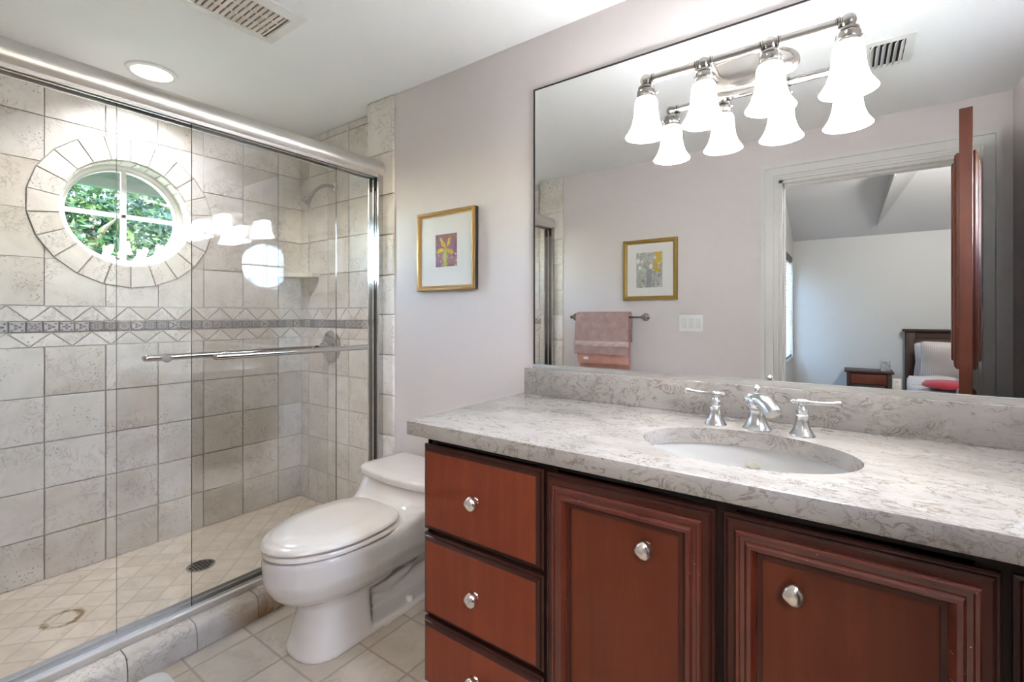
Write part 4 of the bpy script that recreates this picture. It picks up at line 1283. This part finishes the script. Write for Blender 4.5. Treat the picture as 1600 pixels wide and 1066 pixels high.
MB().box(-1.655, -1.615, YR + .106, YR + .109, .862, .882).build('care_tag', M_WHITE, tw)

sw = thing('light_switch', 'white three-gang rocker switch plate beside the door casing', 'light switch', (-.877, YR, 1.086))
MB().box(-.958, -.797, YR + .0003, YR + .006, 1.088, 1.204, .002).build('plate', M_WHITE, sw)
for k in range(3):
    xc = -.877 + (k - 1) * .046
    mb = MB(); mb.box(xc - .0165, xc + .0165, YR + .005, YR + .0085, 1.113, 1.180, .0008)
    mb.box(xc - .0135, xc + .0135, 0, .004, 0, .058, .0008, mat=T(0, YR + .007, 1.1175) @ Matrix.Rotation(math.radians(-3), 4, 'X'))
    mb.build('rocker', simple('rocker_white', (.70, .69, .67), .3), sw)

# ================================================================== ENTRY DOOR
hx, hy = DX1 - .03, YR + .006
ang = math.atan2(.655 - hy, .392 - hx)
dl = thing('door_1', 'red mahogany panelled door standing open into the bathroom seen edge-on in the mirror', 'door', (hx, hy, .008), ang)
dl['kind'] = 'structure'
DL, DT, DH = .825, .040, 2.022
MB().box(.002, DL, -DT / 2, DT / 2, 0, DH, .0015, 1).build('door_leaf', M_DOORW, dl, 30, local=True)
for s_ in (-1, 1):
    for z0, z1 in ((.97, 1.865), (.20, .82)):
        prof = [(0, 0), (0, .008), (.008, .015), (.022, .018), (.030, .016), (.034, .024), (.045, .026), (.056, .014), (.062, .003)]
        x0, x1 = .095, DL - .075
        yb = s_ * DT / 2
        R4 = [[(cx + sx * a, yb + s_ * d, cz + sz * a) for a, d in prof] for cx, cz, sx, sz in ((x0, z0, 1, 1), (x1, z0, -1, 1), (x1, z1, -1, -1), (x0, z1, 1, -1))]
        mb = MB().loft(R4, False, False)
        mb = MB(); mb.loft(R4 + [R4[0]], False, False)
        pr2 = [(.062, .003), (.085, .003), (.120, .016)]
        R5 = [[(cx + sx * a, yb + s_ * d, cz + sz * a) for a, d in pr2] for cx, cz, sx, sz in ((x0, z0, 1, 1), (x1, z0, -1, 1), (x1, z1, -1, -1), (x0, z1, 1, -1))]
        mb.loft(R5 + [R5[0]], False, False)
        mb.add([q_[-1] for q_ in R5], [(0, 1, 2, 3)])
        mb.build('raised_panel', M_DOORW, dl, 20, local=True)
for z in (.25, 1.05, 1.72):
    MB().tube([(-.004, DT / 2 + .004, z - .045), (-.004, DT / 2 + .004, z + .045)], .006, 10).build('hinge', M_BRONZE, dl, local=True)
for s_ in (-1, 1):
    mb = MB().lathe([(.030, 0), (.030, .005), (.012, .012), (.010, .034), (.022, .040), (.027, .052), (.022, .063), (.0, .067)], 24, T(DL - .06, s_ * DT / 2, .80) @ Matrix.Rotation(-s_ * PI / 2, 4, 'X'))
    mb.build('door_knob', M_BRONZE, dl, local=True)

# ================================================================== FLOOR MAT
mb = MB()
def rr_(k, z, r=.045, x0=-1.865, x1=-1.40, y0=-.02, y1=.605):
    pts = []
    for cx, cy, a0 in ((x1 - r, y1 - r, 0), (x0 + r, y1 - r, PI / 2), (x0 + r, y0 + r, PI), (x1 - r, y0 + r, 1.5 * PI)):
        for j in range(9):
            a = a0 + PI / 2 * j / 8; pts.append((cx + (r - k) * math.cos(a), cy + (r - k) * math.sin(a), z))
    return pts
mb.loft([rr_(.006, .001), rr_(0, .006), rr_(.002, .016), rr_(.012, .022), rr_(.03, .023)])
tag(mb.build('bath_mat', M_MAT, None, 60), 'white terry bath mat on the floor in front of the shower kerb', 'bath mat')

# ================================================================== BEDROOM FURNITURE (seen in the mirror)
ns = thing('nightstand', 'dark wood nightstand beside the bed reflected in the mirror', 'nightstand', (.205, -3.14, 0))
MB().box(-.008, .412, -3.315, -2.985, .590, .612, .004).build('top', M_BEDW, ns)
MB().box(.03, .375, -3.29, -3.01, .46, .590).build('case', M_BEDW, ns)
MB().box(.03, .375, -3.29, -3.01, .16, .18).build('shelf', M_BEDW, ns)
MB().box(.055, .350, -3.012, -2.998, .475, .575, .004).build('drawer', M_DOORW, ns)
for xa in (.012, .355):
    for ya in (-3.305, -3.035):
        MB().box(xa, xa + .038, ya, ya + .038, 0, .590, .003).build('leg', M_BEDW, ns)
tag(MB().box(.305, .385, -3.13, -3.06, .612, .722, .003).build('tissue_box', M_MARBLE), 'grey marbled tissue box on the nightstand', 'box')
ol = thing('wall_outlet', 'white wall outlet between the nightstand and the bed', 'outlet', (.455, BY1, .43))
MB().box(.418, .492, BY1 + .0003, BY1 + .006, .40, .515, .002).build('plate', M_WHITE, ol)
for z in (.435, .482): MB().box(.440, .470, BY1 + .005, BY1 + .008, z - .014, z + .014, .001).build('socket', M_VENTC, ol)

bd = thing('bed', 'dark wood bed with square headboard against the bedroom wall', 'bed', (1.02, -2.3, 0))
mb = MB(); mb.box(.52, 1.56, -3.29, -3.25, .30, 1.02, .003); mb.box(.495, 1.585, -3.305, -3.215, 1.03, 1.058, .004)
mb.box(.52, .60, -3.30, -3.235, 0, 1.03, .003); mb.box(1.48, 1.56, -3.30, -3.235, 0, 1.03, .003); mb.box(.60, 1.48, -3.27, -3.24, .96, 1.03)
mb.build('headboard', M_BEDW, bd)
for xa in (.53, 1.51): MB().box(xa, xa + .03, -3.24, -1.30, .22, .36, .003).build('side_rail', M_BEDW, bd)
MB().box(.52, 1.56, -1.30, -1.26, 0, .45, .003).build('footboard', M_BEDW, bd)
MB().box(.565, 1.505, -3.23, -1.31, .24, .50, .03, 3).build('mattress', M_WHITE, bd)
def pillow(cx, cy, cz, w_, h_, d_, tilt, label, seed):
    rnd = random.Random(seed)
    m4 = T(cx, cy, cz) @ Matrix.Rotation(tilt, 4, 'X')
    n = 22; mb = MB(); vs, fs = [], []
    for side in (1, -1):
        for i in range(n + 1):
            for j in range(n + 1):
                u, v = i / n * 2 - 1, j / n * 2 - 1
                th = d_ / 2 * ((1 - u ** 4) * (1 - v ** 4)) ** .5
                th *= 1 + .10 * math.sin(5 * u + seed) * math.cos(4 * v)
                k = 1 + .05 * (abs(u * v))
                vs.append(m4 @ Vector((u * w_ / 2 * k, side * th, v * h_ / 2 * k)))
    N = (n + 1) ** 2
    for s_ in (0, 1):
        for i in range(n):
            for j in range(n):
                a = s_ * N + i * (n + 1) + j
                fs.append((a, a + 1, a + n + 2, a + n + 1))
    mb.add(vs, fs)
    o = mb.build('pillow', M_PILLOW, None, 60); tag(o, label, 'pillow', 'pillows on the bed')
    return o
pillow(.90, -3.13, .72, .62, .40, .15, math.radians(-14), 'pinstriped pillow leaning directly against the headboard', 1)
pillow(.925, -2.955, .735, .62, .43, .16, math.radians(-20), 'pinstriped pillow in front of the other, nearer the foot of the bed', 2)
# quilt
mb = MB(); nx, ny = 44, 50; vs, fs = [], []
rnd = random.Random(4)
for i in range(nx + 1):
    for j in range(ny + 1):
        u, v = i / nx, j / ny
        y = -2.92 + v * 1.58
        s = (u - .5) * 1.62                       # arc length across
        half = .50
        if abs(s) < half: x, z = 1.035 + s, .545
        else:
            e = abs(s) - half; x = 1.035 + math.copysign(half + .03 * math.sin(min(e / .06, 1) * PI / 2), s); z = .545 - max(0, e - .02)
        z += .018 * math.sin(7 * u + 5 * v) * math.cos(9 * v) + .012 * math.sin(23 * u + 3 * v) + (.05 * math.exp(-((v - .03) / .05) ** 2))
        x += .012 * math.sin(17 * v + 3) * (1 if abs(s) > half else 0)
        vs.append((x, y, max(z, .10)))
for i in range(nx):
    for j in range(ny):
        a = i * (ny + 1) + j; fs.append((a, a + 1, a + ny + 2, a + ny + 1))
mb.add(vs, fs)
me = evaluated(mb.mesh('work'), [('SOLIDIFY', dict(thickness=.03, offset=1))])
tag(MB().merge(me).build('quilt', M_FLORAL, None, 60), 'white floral quilt spread over the bed', 'quilt')
mb = MB()
mb.loft([[(.715 + .17 * k * math.cos(a), -2.2 + .17 * k * math.sin(a), z) for a in [2 * PI * j / 32 for j in range(32)]] for z, k in ((.580, .9), (.588, 1.0), (.606, 1.0), (.630, .86), (.640, .5))])
tag(mb.build('red_cushion', M_RED, None, 60), 'round red cushion lying on the floral quilt', 'cushion')

# added lamp, out of the mirror's view, filling bedroom and bathroom with light
bx, by = .95, -1.25; bz = zc(by)
bl2 = thing('added_fill_lamp', 'added unseen globe lamp giving fill light from the bedroom ceiling', 'ceiling light', (bx, by, bz))
MB().lathe([(.07, .03), (.07, -.03), (.03, -.05), (.012, -.06), (.012, -.16), (.04, -.17)], 28, T(bx, by, bz)).build('canopy', M_NICKEL, bl2)
MB().ball((bx, by, bz - .27), .11, 28).build('globe', shade_mat('globe_glass', 4.0), bl2, 60)
pl = bpy.data.lights.new('added_fill_light', 'POINT'); pl.energy = BED_W; pl.shadow_soft_size = .13; pl.color = (1, .97, .94)
po = bpy.data.objects.new('added_fill_light', pl); COL.objects.link(po); po.parent = bl2; po.location = (0, 0, -.45)
